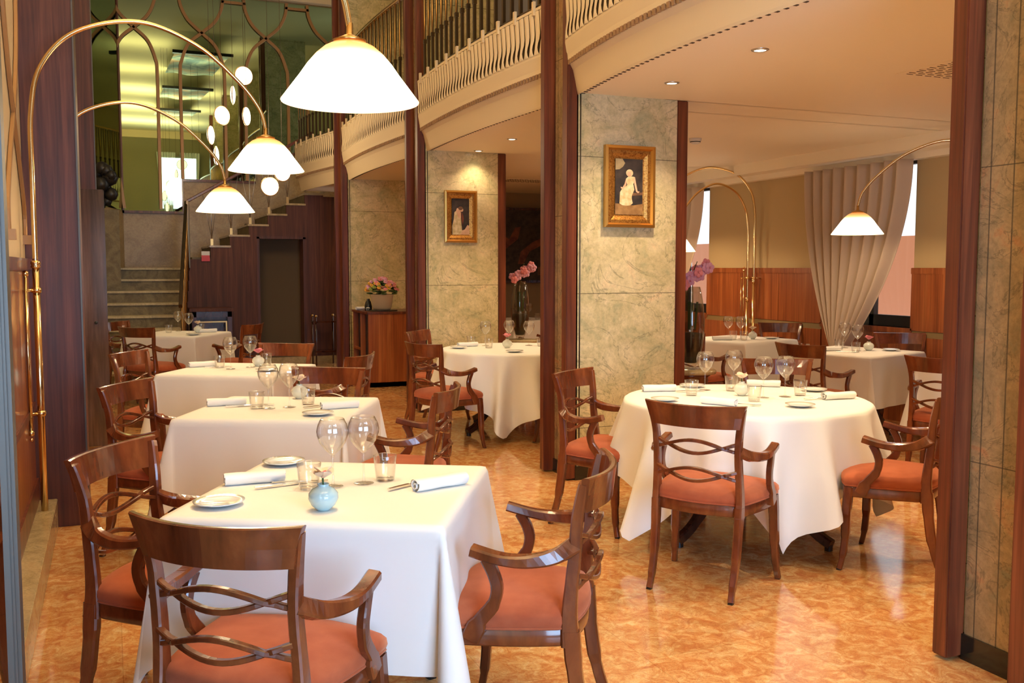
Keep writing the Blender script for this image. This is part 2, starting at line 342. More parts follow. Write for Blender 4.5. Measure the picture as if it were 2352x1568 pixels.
# ceiling of the side room and the curved balcony fronts
def bay(y0, y1, X):
    n = 40; ym = (y0 + y1) / 2; hw = (y1 - y0) / 2
    if X is None: XM, SG = (2.97, .06) if y0 > 6 else (2.87, .14)
    if X is None: return [(XM + SG * ((y0 + (y1 - y0) * i / n - ym) / hw) ** 2, y0 + (y1 - y0) * i / n) for i in range(n + 1)]
    return [(X[0] + (X[1] - X[0]) * sin(i / n * pi / 2), y0 + (y1 - y0) * i / n) for i in range(n + 1)]
BAYS = [(-1.5, 2.31, None, 'passing above the camera side'), (2.71, 6.0, None, 'nearest, above the large round table'), (6.40, 9.47, None, 'between the two picture pillars'),
        (9.87, 12.94, None, 'above the flower sideboard'), (13.34, 15.2, (3.0, 2.80), 'farthest, beside the stairs')]
edges = [bay(a, b, c) for a, b, c, d in BAYS]
poly = [(XR + .1, -1.5)]; 
for e in edges: poly += e
poly += [(XR + .1, 15.2)]
b = MB()
for e in edges:
    for i in range(len(e) - 1):
        a, c = e[i], e[i + 1]; b.add([(a[0], a[1], ZC), (c[0], c[1], ZC), (XR + .1, c[1], ZC), (XR + .1, a[1], ZC)], [(0, 1, 2, 3)])
        b.add([(a[0], a[1], 3.2), (c[0], c[1], 3.2), (XR + .1, c[1], 3.2), (XR + .1, a[1], 3.2)], [(3, 2, 1, 0)])
for y, _ in PIL: b.add([(3.7, y - .41, ZC), (3.7, y + .01, ZC), (XR + .1, y + .01, ZC), (XR + .1, y - .41, ZC)], [(0, 1, 2, 3)])
o = b.build('ceiling_side', 'ceiling'); struct(o, 'low cream ceiling of the side room under the balcony', 'ceiling')
PROF = [(0, 2.70), (.012, 2.685), (.02, 2.70), (.045, 2.78), (.07, 2.85), (.10, 2.885), (.10, 2.905), (.125, 2.915), (.128, 2.945), (.14, 2.99), (.150, 3.03), (.150, 3.052), (.11, 3.056), (.10, 3.36), (.155, 3.365), (.155, 3.385), (.05, 3.39)]
KU = .68; PROF = [(u * KU, z) for u, z in PROF]
def resample(e, step, z=0):
    L = [0]
    for i in range(1, len(e)): L.append(L[-1] + hypot(e[i][0] - e[i - 1][0], e[i][1] - e[i - 1][1]))
    n = max(2, int(L[-1] / step)); out = []
    j = 0
    for k in range(n + 1):
        s = L[-1] * k / n
        while j < len(L) - 2 and L[j + 1] < s: j += 1
        t = (s - L[j]) / (L[j + 1] - L[j]); a, c = e[j], e[j + 1]
        d = V((c[0] - a[0], c[1] - a[1])).normalized()
        out.append((a[0] + t * (c[0] - a[0]), a[1] + t * (c[1] - a[1]), -d.y, d.x))   # point and outward normal (towards the hall)
    return out
balmesh = MB().tube([(0, 0, 0), (0, 0, .98)], .009, 6).mesh('baluster', 'old_brass')
b = MB(); b.box(-.012, .012, -.014, .014, 0, .36); b.box(-.016, .016, -.018, .018, .34, .38); slv = b.mesh('sleeve', 'bronze')
b = MB()
for s in (-1, 1): b.bar([(0, s * .006, .30), (0, s * .032, .62), (0, s * .048, .96)], .01, .012)
vmesh = b.mesh('splayed_rods', 'bronze')
for bi, (e, (y0, y1, X, nmn)) in enumerate(zip(edges, BAYS)):
    root = thing('balcony_front', 'curved cream balcony front, the one ' + nmn, 'balcony', (0, 0, 0), 0, 'balcony fronts'); root['kind'] = 'structure'
    rs = resample(e, .09)
    b = MB()
    b.grid(lambda u, v: (lambda q, pr: (q[0] + q[2] * pr[0], q[1] + q[3] * pr[0], pr[1]))(rs[round(u * (len(rs) - 1))], PROF[round(v * (len(PROF) - 1))]), len(rs), len(PROF), smooth=False)
    b.build('fascia', 'plaster', root)
    # carved slats with teardrop gaps
    b = MB(); b2 = MB(); q = resample(e, .08)
    for i in range(len(q) - 1):
        x, y, nx, ny = q[i]; x2, y2, _, _ = q[i + 1]; tx, ty = ny * -1, nx
        tx, ty = (x2 - x), (y2 - y); L = hypot(tx, ty); tx /= L; ty /= L
        zs = [3.05, 3.072, 3.10, 3.13, 3.16, 3.20, 3.26, 3.36]; g = [.001, .013, .021, .019, .012, .007, .005, .0045]
        sway = [0, .003, .006, .003, -.006, -.010, -.006, 0]; us = [KU * q_ for q_ in (.150, .154, .152, .148, .144, .143, .146, .153)]
        vs = []
        for z, gg, sw, uu in zip(zs, g, sway, us):
            for s0, du in ((gg, 0), (L / 2, .006), (L - gg, 0)):
                ss = s0 + sw; vs.append((x + tx * ss + nx * (uu + du), y + ty * ss + ny * (uu + du), z))
        fs = [(k * 3 + j, k * 3 + j + 1, k * 3 + j + 4, k * 3 + j + 3) for k in range(7) for j in (0, 1)]
        b.add(vs, fs, False)
    b.build('carved_slats', 'plaster', root)
    b = MB()
    for x, y, nx, ny in resample(e, .05): b.box(x + nx * KU * .118 - .006, x + nx * KU * .118 + .006, y - .014, y + .014, 2.884, 2.916)
    b.build('dentil_shadows', 'dentil', root)  # dentil blocks coloured brown for the shade between the moulding teeth
    b = MB()
    b.grid(lambda u, v: (lambda s: (s[0] + s[2] * KU * (.117 + .003 * v), s[1] + s[3] * KU * (.117 + .003 * v), 3.062 + v * .295))(q[round(u * (len(q) - 1))]), len(q), 2, smooth=False); b.build('gap_shade_sheet', 'slot', root)  # dark sheet colouring in the shade of the slat gaps
    b = MB()
    for x, y, nx, ny in resample(e, .062): b.box(x - nx * .03 - .014, x - nx * .03 + .014, y - .009, y + .009, 2.696, 2.7008)
    b.build('air_slots', 'slot', root)
    # railing
    rr = thing('balcony_railing', 'dark metal balcony railing with splayed rods, the one ' + nmn, 'railing', (0, 0, 0), 0, 'balcony railings')
    qs = resample(e, .15)
    clip = MB().box(-.010, .010, -.016, .016, -.05, .05).mesh('rail_clip', 'cream')
    for x, y, nx, ny in qs[1:-1:2]:
        o = bpy.data.objects.new('rail_clip', clip); col.objects.link(o); o.parent = rr; o.location = (x + nx * .11, y + ny * .11, 3.385)
    MB().bar([(x + nx * .06, y + ny * .06, 4.37) for x, y, nx, ny in qs], .05, .03).build('handrail', 'old_brass', rr)
    MB().bar([(x + nx * .08, y + ny * .08, 3.40) for x, y, nx, ny in qs], .02, .02).build('foot_rail', 'bronze', rr)
    for x, y, nx, ny in qs[1:-1]:
        for nme, me in (('baluster', balmesh), ('sleeve', slv), ('splayed_rods', vmesh)):
            o = bpy.data.objects.new(nme, me); col.objects.link(o); o.parent = rr; o.location = (x + nx * .06, y + ny * .06, 3.385); o.rotation_euler = (0, 0, atan2(ny, nx))
# side room walls
WINS = [(7.0, 8.25), (10.42, 11.7)]
b = MB(); ys = [-1.6, 7.0, 8.25, 10.42, 11.7, 14.35]
for y0, y1 in ((-1.6, 7.0), (8.25, 10.42), (11.7, 14.35)): b.box(XR, XR + .3, y0, y1, 0, ZH)
for y0, y1 in WINS: b.box(XR, XR + .3, y0, y1, 0, .92); b.box(XR, XR + .3, y0, y1, 2.55, ZH)
o = b.build('wall_right', 'wallpaper'); struct(o, 'tan papered wall with windows at the right of the side room')
b = MB().box(3.4, XR + .3, 14.3, 14.45, 0, 2.7); o = b.build('wall_back', 'wallpaper_grey'); struct(o, 'plain taupe end wall behind the large dark painting')
o = MB().box(5, XR + .3, 15.15, 15.3, 2.7, ZH).build('wall_upper', 'wallpaper_grey'); struct(o, 'dim end wall of the gallery floor above')
for k, (y0, y1) in enumerate(WINS):
    wn = thing('window_%d' % (k + 1), ('right' if k == 0 else 'left') + ' tall dark-framed window behind a drawn taupe curtain', 'window', (0, 0, 0)); wn['kind'] = 'structure'
    b = MB()
    for a, c, d, e in ((y0, y0 + .05, .92, 2.55), (y1 - .05, y1, .92, 2.55), (y0, y1, .92, 1.03), (y0, y1, 2.5, 2.55), ((y0 + y1) / 2 - .03, (y0 + y1) / 2 + .03, .92, 2.55)): b.box(XR + .08, XR + .14, a, c, d, e)
    b.build('window_frame', 'black', wn); MB().box(XR + .105, XR + .112, y0, y1, .92, 2.55).build('pane', 'pane', wn)
    MB().box(XR - .03, XR + .08, y0 - .02, y1 + .02, .87, .92).build('window_sill', 'panelwood', wn)
o = MB().box(9.2, 9.3, 4, 14, 0, 1.9).build('neighbour_wall', 'pinkwall'); struct(o, 'pink house wall outside the right window')
# cornice along the right wall, wainscot
b = MB(); b.box(XR - .10, XR, -1.5, 14.3, 2.52, 2.58); b.box(XR - .30, XR, -1.5, 14.3, 2.58, ZC)
o = b.build('trim_3', 'ceiling'); struct(o, 'stepped cornice where the right wall meets the ceiling', 'cornice')
wc = bpy.data.objects.new('trim_4', None); col.objects.link(wc); struct(wc, 'rosewood wainscot panels along the right wall', 'wainscot')
for y0, y1 in ((-1.5, 7.0), (8.25, 10.42), (11.7, 14.3)):
    n = max(1, round((y1 - y0) / .72)); 
    b = MB()
    for i in range(n):
        a = y0 + (y1 - y0) * i / n; c = y0 + (y1 - y0) * (i + 1) / n
        b.box(XR - .03, XR, a + .003, c - .003, .90, 1.44)
        b.box(XR - .03, XR, a + .003, c - .003, .09, .84)
    b.build('panel', 'panelwood', wc)
    MB().box(XR - .04, XR, y0, y1, 1.44, 1.50).build('top_rail', 'panelwood', wc, bevel=.004)
    MB().box(XR - .022, XR, y0, y1, .84, .90).build('middle_band', 'olive', wc)
    MB().box(XR - .035, XR, y0, y1, 0, .09).build('base_board', 'panelwood', wc)
for y0, y1 in WINS: MB().box(XR - .02, XR, y0, y1, 0, .87).build('panel', 'panelwood', wc)
b = MB(); b.box(3.4, XR, 14.26, 14.3, 0, .12); b.build('baseboard_back', 'panelwood'); struct(bpy.data.objects['baseboard_back'], 'wooden baseboard of the taupe end wall', 'baseboard')
# end wall behind the camera with its two windows
b = MB(); 
for x0, x1, z0, z1 in ((XL - .15, .2, 0, ZH), (2.8, 7.4, 0, ZH), (.2, 2.8, 2.6, 3.5), (.2, 1.7, 3.5, 5.2), (.2, 2.8, 5.2, ZH), (.2, 2.8, 0, .4)): b.box(x0, x1, -1.6, -1.5, z0, z1)
o = b.build('wall_front', 'wallpaper_olive'); struct(o, 'olive-tan hall wall with the upper window, seen in the stair mirror')
wn = thing('window_3', 'upper hall window with sheer curtains, seen in the green mirror', 'window', (0, 0, 0)); wn['kind'] = 'structure'
b = MB(); b.box(1.7, 1.76, -1.56, -1.5, 3.5, 5.2); b.box(2.74, 2.8, -1.56, -1.5, 3.5, 5.2); b.box(2.2, 2.3, -1.56, -1.5, 3.5, 5.2); b.box(1.7, 2.8, -1.56, -1.5, 3.5, 3.58); b.box(1.7, 2.8, -1.56, -1.5, 4.7, 4.76); b.build('window_frame', 'black', wn)
wn = thing('window_4', 'large ground floor window behind the camera', 'window', (0, 0, 0)); wn['kind'] = 'structure'
b = MB(); b.box(.2, .28, -1.56, -1.5, .4, 2.6); b.box(2.72, 2.8, -1.56, -1.5, .4, 2.6); b.box(1.46, 1.54, -1.56, -1.5, .4, 2.6); b.build('window_frame', 'black', wn)
o = MB().box(XL, 3.0, -1.5, -1.44, 5.86, 6.1).build('trim_5', 'plaster'); struct(o, 'cream cornice over the upper window, seen in the mirror', 'cornice')
# ---------------------------------------------------------------- stairs and landing
YW = 15.25; YB = 16.7
st = thing('staircase', 'marble staircase rising to the landing under the green mirror', 'stairs', (0, 0, 0)); st['kind'] = 'structure'
for i in range(9):
    z = 1.5 - .165 * i; y = 15.3 - .3 * i; sh = -.09 * .3 * i
    if z < .05: break
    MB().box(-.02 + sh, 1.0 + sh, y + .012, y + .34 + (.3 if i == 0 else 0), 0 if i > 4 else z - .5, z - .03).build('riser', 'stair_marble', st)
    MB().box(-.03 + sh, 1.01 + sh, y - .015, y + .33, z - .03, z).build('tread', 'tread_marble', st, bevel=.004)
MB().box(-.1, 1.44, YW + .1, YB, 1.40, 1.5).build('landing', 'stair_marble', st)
MB().box(1.15, 1.45, YW + .07, YB, 1.5, 1.66).build('riser', 'stair_marble', st)
NS = 6
for i in range(NS):
    x0 = 1.415 + .287 * i; z = 1.84 + .166 * i
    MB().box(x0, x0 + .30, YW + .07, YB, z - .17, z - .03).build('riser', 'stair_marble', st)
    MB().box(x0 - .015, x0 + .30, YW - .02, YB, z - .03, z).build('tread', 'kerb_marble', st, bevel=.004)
XT = 1.415 + .287 * NS
MB().box(XT, 3.6, YW - .02, YB, 2.62, 2.70).build('upper_landing', 'kerb_marble', st)
# panelled wall under the second flight, with the dark opening
b = MB()
def wallpart(x0, x1, z0, z1): b.box(x0, x1, YW, YW + .06, z0, z1)
def ztop(x): return 1.63 if x < 1.415 else min(1.81 + .166 * int((x - 1.415) / .287 + 1e-6), 2.64)
xs = [1.03] + [1.415 + .287 * i for i in range(NS + 1)] + [3.5]
for a, c in zip(xs[:-1], xs[1:]):
    zt = ztop((a + c) / 2)
    cuts = sorted({a, c, *[q for q in (2.13, 2.82) if a < q < c]})
    for u, v in zip(cuts[:-1], cuts[1:]):
        m = (u + v) / 2; wallpart(u, v, 1.96 if 2.13 < m < 2.82 else 0, zt)
o = b.build('wall_stairs', 'rosewood_matt'); struct(o, 'dark rosewood panelled wall under the upper flight of stairs')
dr = bpy.data.objects.new('door_1', None); col.objects.link(dr); struct(dr, 'dark doorway opening in the panelled wall under the stairs', 'doorway')
b = MB(); b.box(2.10, 2.14, YW - .01, YW + .3, 0, 1.98); b.box(2.81, 2.85, YW - .01, YW + .3, 0, 1.98); b.box(2.10, 2.85, YW - .01, YW + .3, 1.95, 1.99); b.build('door_frame', 'rosewood_dark', dr)
b = MB(); b.box(2.0, 3.0, YW + .55, YW + .6, 0, 2.2); b.build('passage_wall', 'recess', dr)
o = MB().box(1.1, 3.5, YW - .02, YW, 0, .1).build('baseboard_stairs', 'kerb_marble'); struct(o, 'pale skirting at the foot of the panelled stair wall', 'baseboard')
# stair back wall: marble below, green mirror above with bent strips
b = MB(); b.add([(-.16, 15.3, 0), (.22, YB, 0), (.22, YB, 3.2), (-.16, 15.3, 3.2), (-.3, 15.3, 0), (-.3, YB + .1, 0), (-.3, YB + .1, 3.2), (-.3, 15.3, 3.2)], [(0, 1, 2, 3), (4, 7, 6, 5), (3, 2, 6, 7), (0, 3, 7, 4)])
o = b.build('wall_landing', 'wall_marble'); struct(o, 'marble side wall of the stair landing')
o = MB().box(-.3, 5, YB, YB + .15, 0, ZH).build('wall_mirror', 'wall_marble'); struct(o, 'polished marble wall behind the landing, below the mirror')
mr = thing('wall_mirror', 'large green-tinted mirror above the stair landing with bent bronze strips', 'mirror', (0, 0, 0))
b = MB(); b.prism([(.24, 0), (.24, 0)], 0, 0) if 0 else None
def zlow(x): return 2.42 if x < 1.14 else (2.95 if x < 2.3 else 3.45)
for x0, x1 in ((.235, 1.14), (1.14, 2.3), (2.3, 4.2)): b.box(x0, x1, YB - .03, YB - .02, zlow((x0 + x1) / 2), 5.93)
b.build('mirror_glass', 'mirror', mr)
b = MB(); b.add([(-.155, 15.29, 2.42), (.215, 16.66, 2.42), (.215, 16.66, 5.93), (-.155, 15.29, 5.93), (-.18, 15.30, 2.42), (.20, 16.68, 2.42), (.20, 16.68, 5.93), (-.18, 15.30, 5.93)], [(0, 1, 2, 3), (7, 6, 5, 4), (0, 4, 5, 1), (3, 2, 6, 7), (0, 3, 7, 4), (1, 5, 6, 2)]); b.build('side_mirror_glass', 'mirror', mr)
b = MB(); b.box(.20, .235, YB - .05, YB, 2.38, 5.95); b.box(.2, 1.16, YB - .05, YB, 2.38, 2.42); b.box(1.14, 2.3, YB - .04, YB, 2.91, 2.95); b.box(2.3, 4.2, YB - .04, YB, 3.41, 3.45); b.box(1.12, 1.14, YB - .04, YB, 2.38, 2.95); b.build('mirror_frame', 'rosewood', mr)
for (xl, xr) in ((.12, .79), (1.14, 1.83), (2.16, 2.86), (3.2, 3.9)):
    for s in (0, 1):
        A, B_ = (xl, xr) if s == 0 else (xr, xl); c = (A + B_) / 2; zb = max(2.45, zlow(A)); d = (B_ - A)
        if A < .2: zb = 2.45
        strip([(A + (.12 if A < .2 else 0), zb), (A, 3.6), (A, 4.62), (A + d * .04, 4.85), (A + d * .2, 5.12), (c, 5.31), (B_ - d * .2, 5.5), (B_ - d * .04, 5.72), (B_ - d * .0, 5.92)], 'Y', YB - .06, .05, .03).build('bent_strip', 'tracery', mr)
for xa, xb in ((.79, 1.14), (1.83, 2.16), (2.86, 3.2)): MB().box(xa - .03, xb + .03, YB - .075, YB - .045, 5.82, 5.86).build('cross_strip', 'tracery', mr)
o = MB().box(-.3, 4.5, YB - .16, YB, 5.95, 6.1).build('trim_6', 'plaster'); struct(o, 'cream cornice along the top of the stair mirror', 'cornice')
# stair railings
rl = thing('stair_railing', 'metal railing of the lower flight with a brown handrail', 'railing', (0, 0, 0))
a = V((1.08, 15.28, 2.48)); c = V((.80, 12.7, 1.02))
MB().bar([a, c], .045, .05).build('handrail', 'bronze', rl)
for i in range(10):
    t = (i + .5) / 10; q = a.lerp(c, t); zz = q.z - .95
    MB().tube([(q.x + .02, q.y, max(zz, 0)), (q.x, q.y, q.z)], .012, 6).build('baluster', 'bronze', rl)
    MB().tube([(q.x + .02, q.y, zz + .1), (q.x, q.y - .1, q.z - .07)], .006, 6).build('splayed_rod', 'old_brass', rl)
MB().bar([(1.09, 15.2, 1.5), (1.09, 15.2, 2.5)], .05, .05, (1, 0, 0)).build('newel', 'bronze', rl)
rl = thing('stair_railing', 'metal railing with thin splayed rods on the upper flight beside the mirror', 'railing', (0, 0, 0))
MB().bar([(1.10, YW + .04, 2.50), (1.93, YW + .04, 2.98), (3.0, YW + .04, 3.62)], .045, .045).build('handrail', 'rosewood', rl)
for i in range(NS):
    x = 1.44 + .287 * i; z = 1.84 + .166 * i; zh = 2.50 + (x - 1.1) * .585
    MB().tube([(x, YW + .04, z), (x, YW + .04, zh)], .007, 6).build('baluster', 'steel', rl)
    MB().box(x - .02, x + .02, YW + .02, YW + .06, z - .0, z + .10).build('socket', 'old_brass', rl)
    for s in (-1, 1): MB().tube([(x, YW + .04, z + .1), (x + s * .12, YW + .04, zh + s * .07)], .004, 5).build('splayed_rod', 'steel', rl)
o = thing('extinguisher_sign', 'small red and white safety sign by the stair rail', 'sign', (1.34, YW - .02, 1.60))
MB().box(-.06, .06, -.005, .005, 0, .09).build('red_plate', 'red', o); MB().box(-.06, .06, -.005, .005, .09, .15).build('white_plate', 'plastic', o)
# hall ceiling fittings reflected in the mirror
for i, (y0, y1) in enumerate(((9.5, 13.1), (6.0, 9.1), (2.9, 5.7))):
    o = thing('ceiling_painting', 'blue painted panel under the hall ceiling, %s of three in the mirror' % ('top', 'middle', 'bottom')[i], 'painting', (0, 0, 0), 0, 'painted ceiling panels')
    MB().grid(lambda u, v: (1.3 + 1.05 * u, y0 + (y1 - y0) * v, 5.98 - .25 * v + .02 * sin(u * 9)), 12, 12).build('canvas', 'blue_paint', o)
    MB().box(1.25, 2.4, y1 - .03, y1 + .06, 5.70, 5.76).build('rod', 'black', o)
# ================================================================ FURNITURE
T = dict(T1=(.70, 3.17, -29.5, .84), T2=(.83, 5.17, -26, .84), T3=(.86, 7.28, -31, .84), T4=(.70, 11.52, -33, .83), T6=(6.135, 6.73, 16, .86), T7=(6.075, 8.36, 16, .84), T8=(6.25, 5.28, 16, .84), T9=(5.50, 12.85, 16, .84))
RT = dict(R1=(3.32, 4.49, .67), R2=(3.44, 8.17, .66))
TN = dict(T1='the nearest square table', T2='the second square table from the front', T3='the third square table from the front', T4='the far square table before the stairs',
          T6='the square table in front of the curtain', T7='the square table by the twin brass lamps', T8='the table half hidden by the nearest pillar', T9='the farthest table under the dark painting',
          R1='the large round table at right', R2='the round table beyond the middle pillar')
# ---- armchair: origin on the floor under the seat, the sitter faces +y
def arch(x, hw=.235, d=.055): return -.225 - d * (1 - (x / hw) ** 2)
def make_chair(label):
    t = thing('armchair', label, 'chair', group='mahogany armchairs with rust seats')
    for s in (-1, 1):
        b = MB().bar(spline([(s * .246, .158, .42), (s * .250, .165, .30), (s * .255, .168, .16), (s * .262, .178, .06), (s * .268, .190, .006)], 4), [.044] * 4 + [.042] * 4 + [.034] * 4 + [.028] * 5, [.044] * 4 + [.042] * 4 + [.034] * 4 + [.026] * 5, (1, 0, 0))
        l = b.build('leg', 'mahogany', t); MB().box(s * .268 - .011, s * .268 + .011, .180, .202, 0, .008).build('foot_cap', 'black', l)
        b = MB().bar(spline([(s * .202, -.196, .42), (s * .200, -.206, .30), (s * .198, -.228, .16), (s * .196, -.262, .05), (s * .198, -.278, .006)], 4), [.034] * 8 + [.030] * 4 + [.026] * 5, [.052] * 4 + [.046] * 4 + [.036] * 4 + [.028] * 5, (1, 0, 0))
        l = b.build('leg', 'mahogany', t); MB().box(s * .198 - .011, s * .198 + .011, -.290, -.267, 0, .008).build('foot_cap', 'black', l)
        b = MB().bar(spline([(s * .203, -.196, .372), (s * .202, -.190, .46), (s * .198, -.196, .56), (s * .196, -.206, .66), (s * .202, -.212, .76), (s * .222, -.232, .872)], 4), .030, [.060, .056, .054, .05, .048, .046, .044, .042, .040, .040, .040, .038, .038, .038, .038, .036, .036, .034, .032, .03, .026], (1, 0, 0))
        b.build('back_post', 'mahogany', t)
        # arm: leaves the post flat, sweeps out and forward, lifts to its squared end
        path = spline([(s * .196, -.205, .680), (s * .232, -.150, .652), (s * .262, -.070, .642), (s * .270, .010, .648), (s * .268, .095, .668)], 5)
        n = len(path); b = MB().bar(path, [.026 + .016 * min(1, i / 12) for i in range(n)], [.052 - .018 * min(1, i / 14) for i in range(n)], (0, 0, 1)) if 0 else MB().bar(path, [.024 + .018 * min(1, i / 12) for i in range(n)], [.054 - .022 * min(1, i / 14) for i in range(n)], (s * .9, .45, 0))
        b.build('armrest', 'mahogany', t)
        b = MB().bar(spline([(s * .268, .050, .645), (s * .271, .026, .600), (s * .270, .016, .555), (s * .267, .030, .505), (s * .264, .070, .455), (s * .262, .100, .395)], 4), .026, [.036] * 12 + [.042] * 5 + [.058] * 4, (1, 0, 0))
        b.build('arm_support', 'mahogany', t)
    # seat frame and cushion
    def outline(k, g=0.0):
        pts = []
        A = [(-.205, -.195), (-.262, .17), (.262, .17), (.205, -.195)]
        q = []
        for i in range(10): u = i / 9; q.append((-.198 + .396 * u, -.188 - .034 * sin(pi * u)))
        for i in range(1, 9): u = i / 9; q.append((.205 + .057 * u + .012 * sin(pi * u), -.195 + .365 * u))
        for i in range(10): u = i / 9; q.append((.262 - .524 * u, .17 + .060 * sin(pi * u) ** .8))
        for i in range(1, 9): u = i / 9; q.append((-.262 + .057 * u - .012 * sin(pi * u), .17 - .365 * u))
        cx, cy_ = 0, .0
        return [(cx + (x - cx) * k, cy_ + (y - cy_) * k) for x, y in q]
    o1 = outline(1); n = len(o1)
    def ring(k, z): return [(x, y, z) for x, y in outline(k)]
    b = MB()
    rings = [ring(.99, .372), ring(1.0, .378), ring(1.0, .422), ring(.985, .426), ring(.93, .426), ring(.93, .372)]
    vs = [p for r in rings for p in r]; fs = [(a * n + i, a * n + (i + 1) % n, ((a + 1) % 6) * n + (i + 1) % n, ((a + 1) % 6) * n + i) for a in range(6) for i in range(n)]
    b.add(vs, fs, True); b.build('seat_frame', 'mahogany', t)
    b = MB()
    rings = [ring(.98, .424), ring(1.01, .430), ring(1.03, .445), ring(1.02, .463), ring(.97, .477), ring(.85, .489), ring(.65, .497), ring(.4, .501), ring(.15, .502)]
    vs = [p for r in rings for p in r]; m = len(rings)
    fs = [(a * n + i, a * n + (i + 1) % n, (a + 1) * n + (i + 1) % n, (a + 1) * n + i) for a in range(m - 1) for i in range(n)]
    fs.append([(m - 1) * n + i for i in range(n)]); fs.append([i for i in range(n)][::-1])
    b.add(vs, fs, True); c = b.build('seat', 'velvet', t)
    MB().tube([(x, y, .4285) for x, y in outline(1.008)] + [(o1[0][0] * 1.008, o1[0][1] * 1.008, .4285)], .0045, 6).build('piping', 'velvet', c)
    # crest rail: curved, flaring at its top corners
    def cr(u, v):
        x = (2 * u - 1); hw = .212 + .030 * v ** 1.5
        z = .782 + (.100 + .006 * x * x) * v
        return x * hw, arch(x * .235) - .004 - .012 * v, z
    b = MB(); N = 17; prof = [(-1, 0), (-1, .5), (-1, 1), (-.5, 1.03), (.5, 1.03), (1, 1), (1, .5), (1, 0)]
    vs = []
    for i in range(N):
        for s_, v in prof:
            x, y, z = cr(i / (N - 1), v); vs.append((x, y + s_ * .0115, z))
    k = len(prof); fs = [(i * k + j, (i + 1) * k + j, (i + 1) * k + (j + 1) % k, i * k + (j + 1) % k) for i in range(N - 1) for j in range(k)] + [list(range(k))[::-1], list(range((N - 1) * k, N * k))]
    b.add(vs, fs, False); b.build('crest_rail', 'mahogany', t)
    for zc in (.690, .563):
        for s in (-1, 1):
            pts = []
            for i in range(19):
                x = -.19 + .38 * i / 18
                h = cos(pi * (x + .0) / .262)
                pts.append((x, arch(x, .195, .050) + .020 - s * .004 * (1 if abs(x) < .13 else -1), zc + s * .030 * h))
            MB().bar(pts, .015, .019, (0, 0, 1)).build('lattice_strand', 'mahogany', t)
    return t
CH = [((.37, 2.59, 51), 'chair in the foreground with its back to the camera before the nearest table'),
      ((.19, 3.38, -34), 'chair at the left side of the nearest table, turned to it'),
      ((1.19, 2.78, 146), 'chair seen from the side at the right of the nearest table'),
      ((.26, 5.35, -34), 'chair at the left of the second square table'),
      ((1.37, 4.77, 149), 'chair at the right of the second square table, its back turned right'),
      ((1.09, 5.66, 236), 'chair behind the second square table, facing the camera'),
      ((.31, 7.39, -33), 'chair at the left of the third square table'),
      ((1.43, 6.81, 143), 'chair at the right of the third square table, its crest just showing'),
      ((1.17, 7.68, 236), 'chair behind the third square table, before the dark doorway'),
      ((.40, 10.82, 45), 'chair with its back to the camera at the far table before the stairs'),
      ((.24, 11.68, -35), 'leftmost chair at the far table before the stairs, half behind another'),
      ((1.23, 10.91, 145), 'chair on the right side of the far table before the stairs'),
      ((2.63, 3.80, 35), 'chair with its back to the camera before the large round table'),
      ((2.67, 4.91, -55), 'chair beside the picture pillar at the left of the large round table'),
      ((3.64, 3.69, 126), 'chair at the right of the large round table, cut by the pillar post'),
      ((4.0, 5.03, 240), 'chair behind the large round table, only its crest above the cloth'),
      ((2.57, 7.57, 20), 'chair with its back to the camera at the round table beyond the middle pillar'),
      ((2.92, 8.81, -46), 'chair against the marble pillar behind another at the farther round table'),
      ((3.66, 7.44, 121), 'chair cut off by the middle pillar at the farther round table'),
      ((5.36, 6.28, 14), 'dark-backed chair at the left of the square table before the curtain'),
      ((6.76, 6.72, 240), 'chair between the window curtain and the square table before it'),
      ((5.46, 5.00, 22), 'chair by the nearest pillar, seen between its post and the curtain table'),
      ((6.75, 8.5, 236), 'chair under the wainscot behind the table by the twin brass lamps'),
      ((5.23, 7.82, 20), 'chair beside the tall flower vase at the table by the twin lamps'),
      ((6.06, 9.02, -72), 'chair hidden behind the tall flower vase, near the twin lamps'),
      ((4.72, 10.55, 132), 'chair under the dark painting, cut by the middle pillar post')]
ch0 = make_chair(CH[0][1])
for i, ((x, y, a), lb) in enumerate(CH):
    if i == 0: ch0.location = (x, y, 0); ch0.rotation_euler = (0, 0, R(a - 90))
    else: dup(ch0, (x, y, 0), R(a - 90), lb)
# ---- tables: pedestal with four sabre legs, and their cloths
def make_table(name, R_, sq, lb, loc, rz, leg=.45, lrot=45):
    t = thing(name, lb, 'table', loc, rz)
    b = MB()
    if sq: b.box(-R_, R_, -R_, R_, .722, .75)
    else: b.prism([(R_ * cos(2 * pi * i / 48), R_ * sin(2 * pi * i / 48)) for i in range(48)], .722, .75)
    b.build('tabletop', 'mahogany_dark', t)
    MB().lathe([(0, .722), (.10, .72), (.055, .66), (.045, .56), (.06, .48), (.075, .40), (.07, .34), (.05, .30), (0, .30)], 20).build('column', 'mahogany_dark', t)
    for i in range(4):
        a = R(lrot + 90 * i); p = spline([(.03, .40), (.14, .36), (leg * .55, .22), (leg * .82, .09), (leg * 1.02, .035)], 4)
        pts = [(q[0] * cos(a), q[0] * sin(a), q[1]) for q in [(v.x, v.y) for v in [V((x, z, 0)) for x, z in [(.03, .40), (.14, .36), (leg * .55, .22), (leg * .82, .09), (leg * 1.02, .035)]]]]
        pts = spline(pts, 4); b = MB().bar(pts, .045, [.075] * 6 + [.065] * 5 + [.055] * 6, (-sin(a), cos(a), 0)); l = b.build('leg', 'mahogany_dark', t)
        MB().bar([(leg * .99 * cos(a), leg * .99 * sin(a), 0), (leg * .99 * cos(a), leg * .99 * sin(a), .03)], .035, .035, (-sin(a), cos(a), 0)).build('caster', 'black', l)
    return t
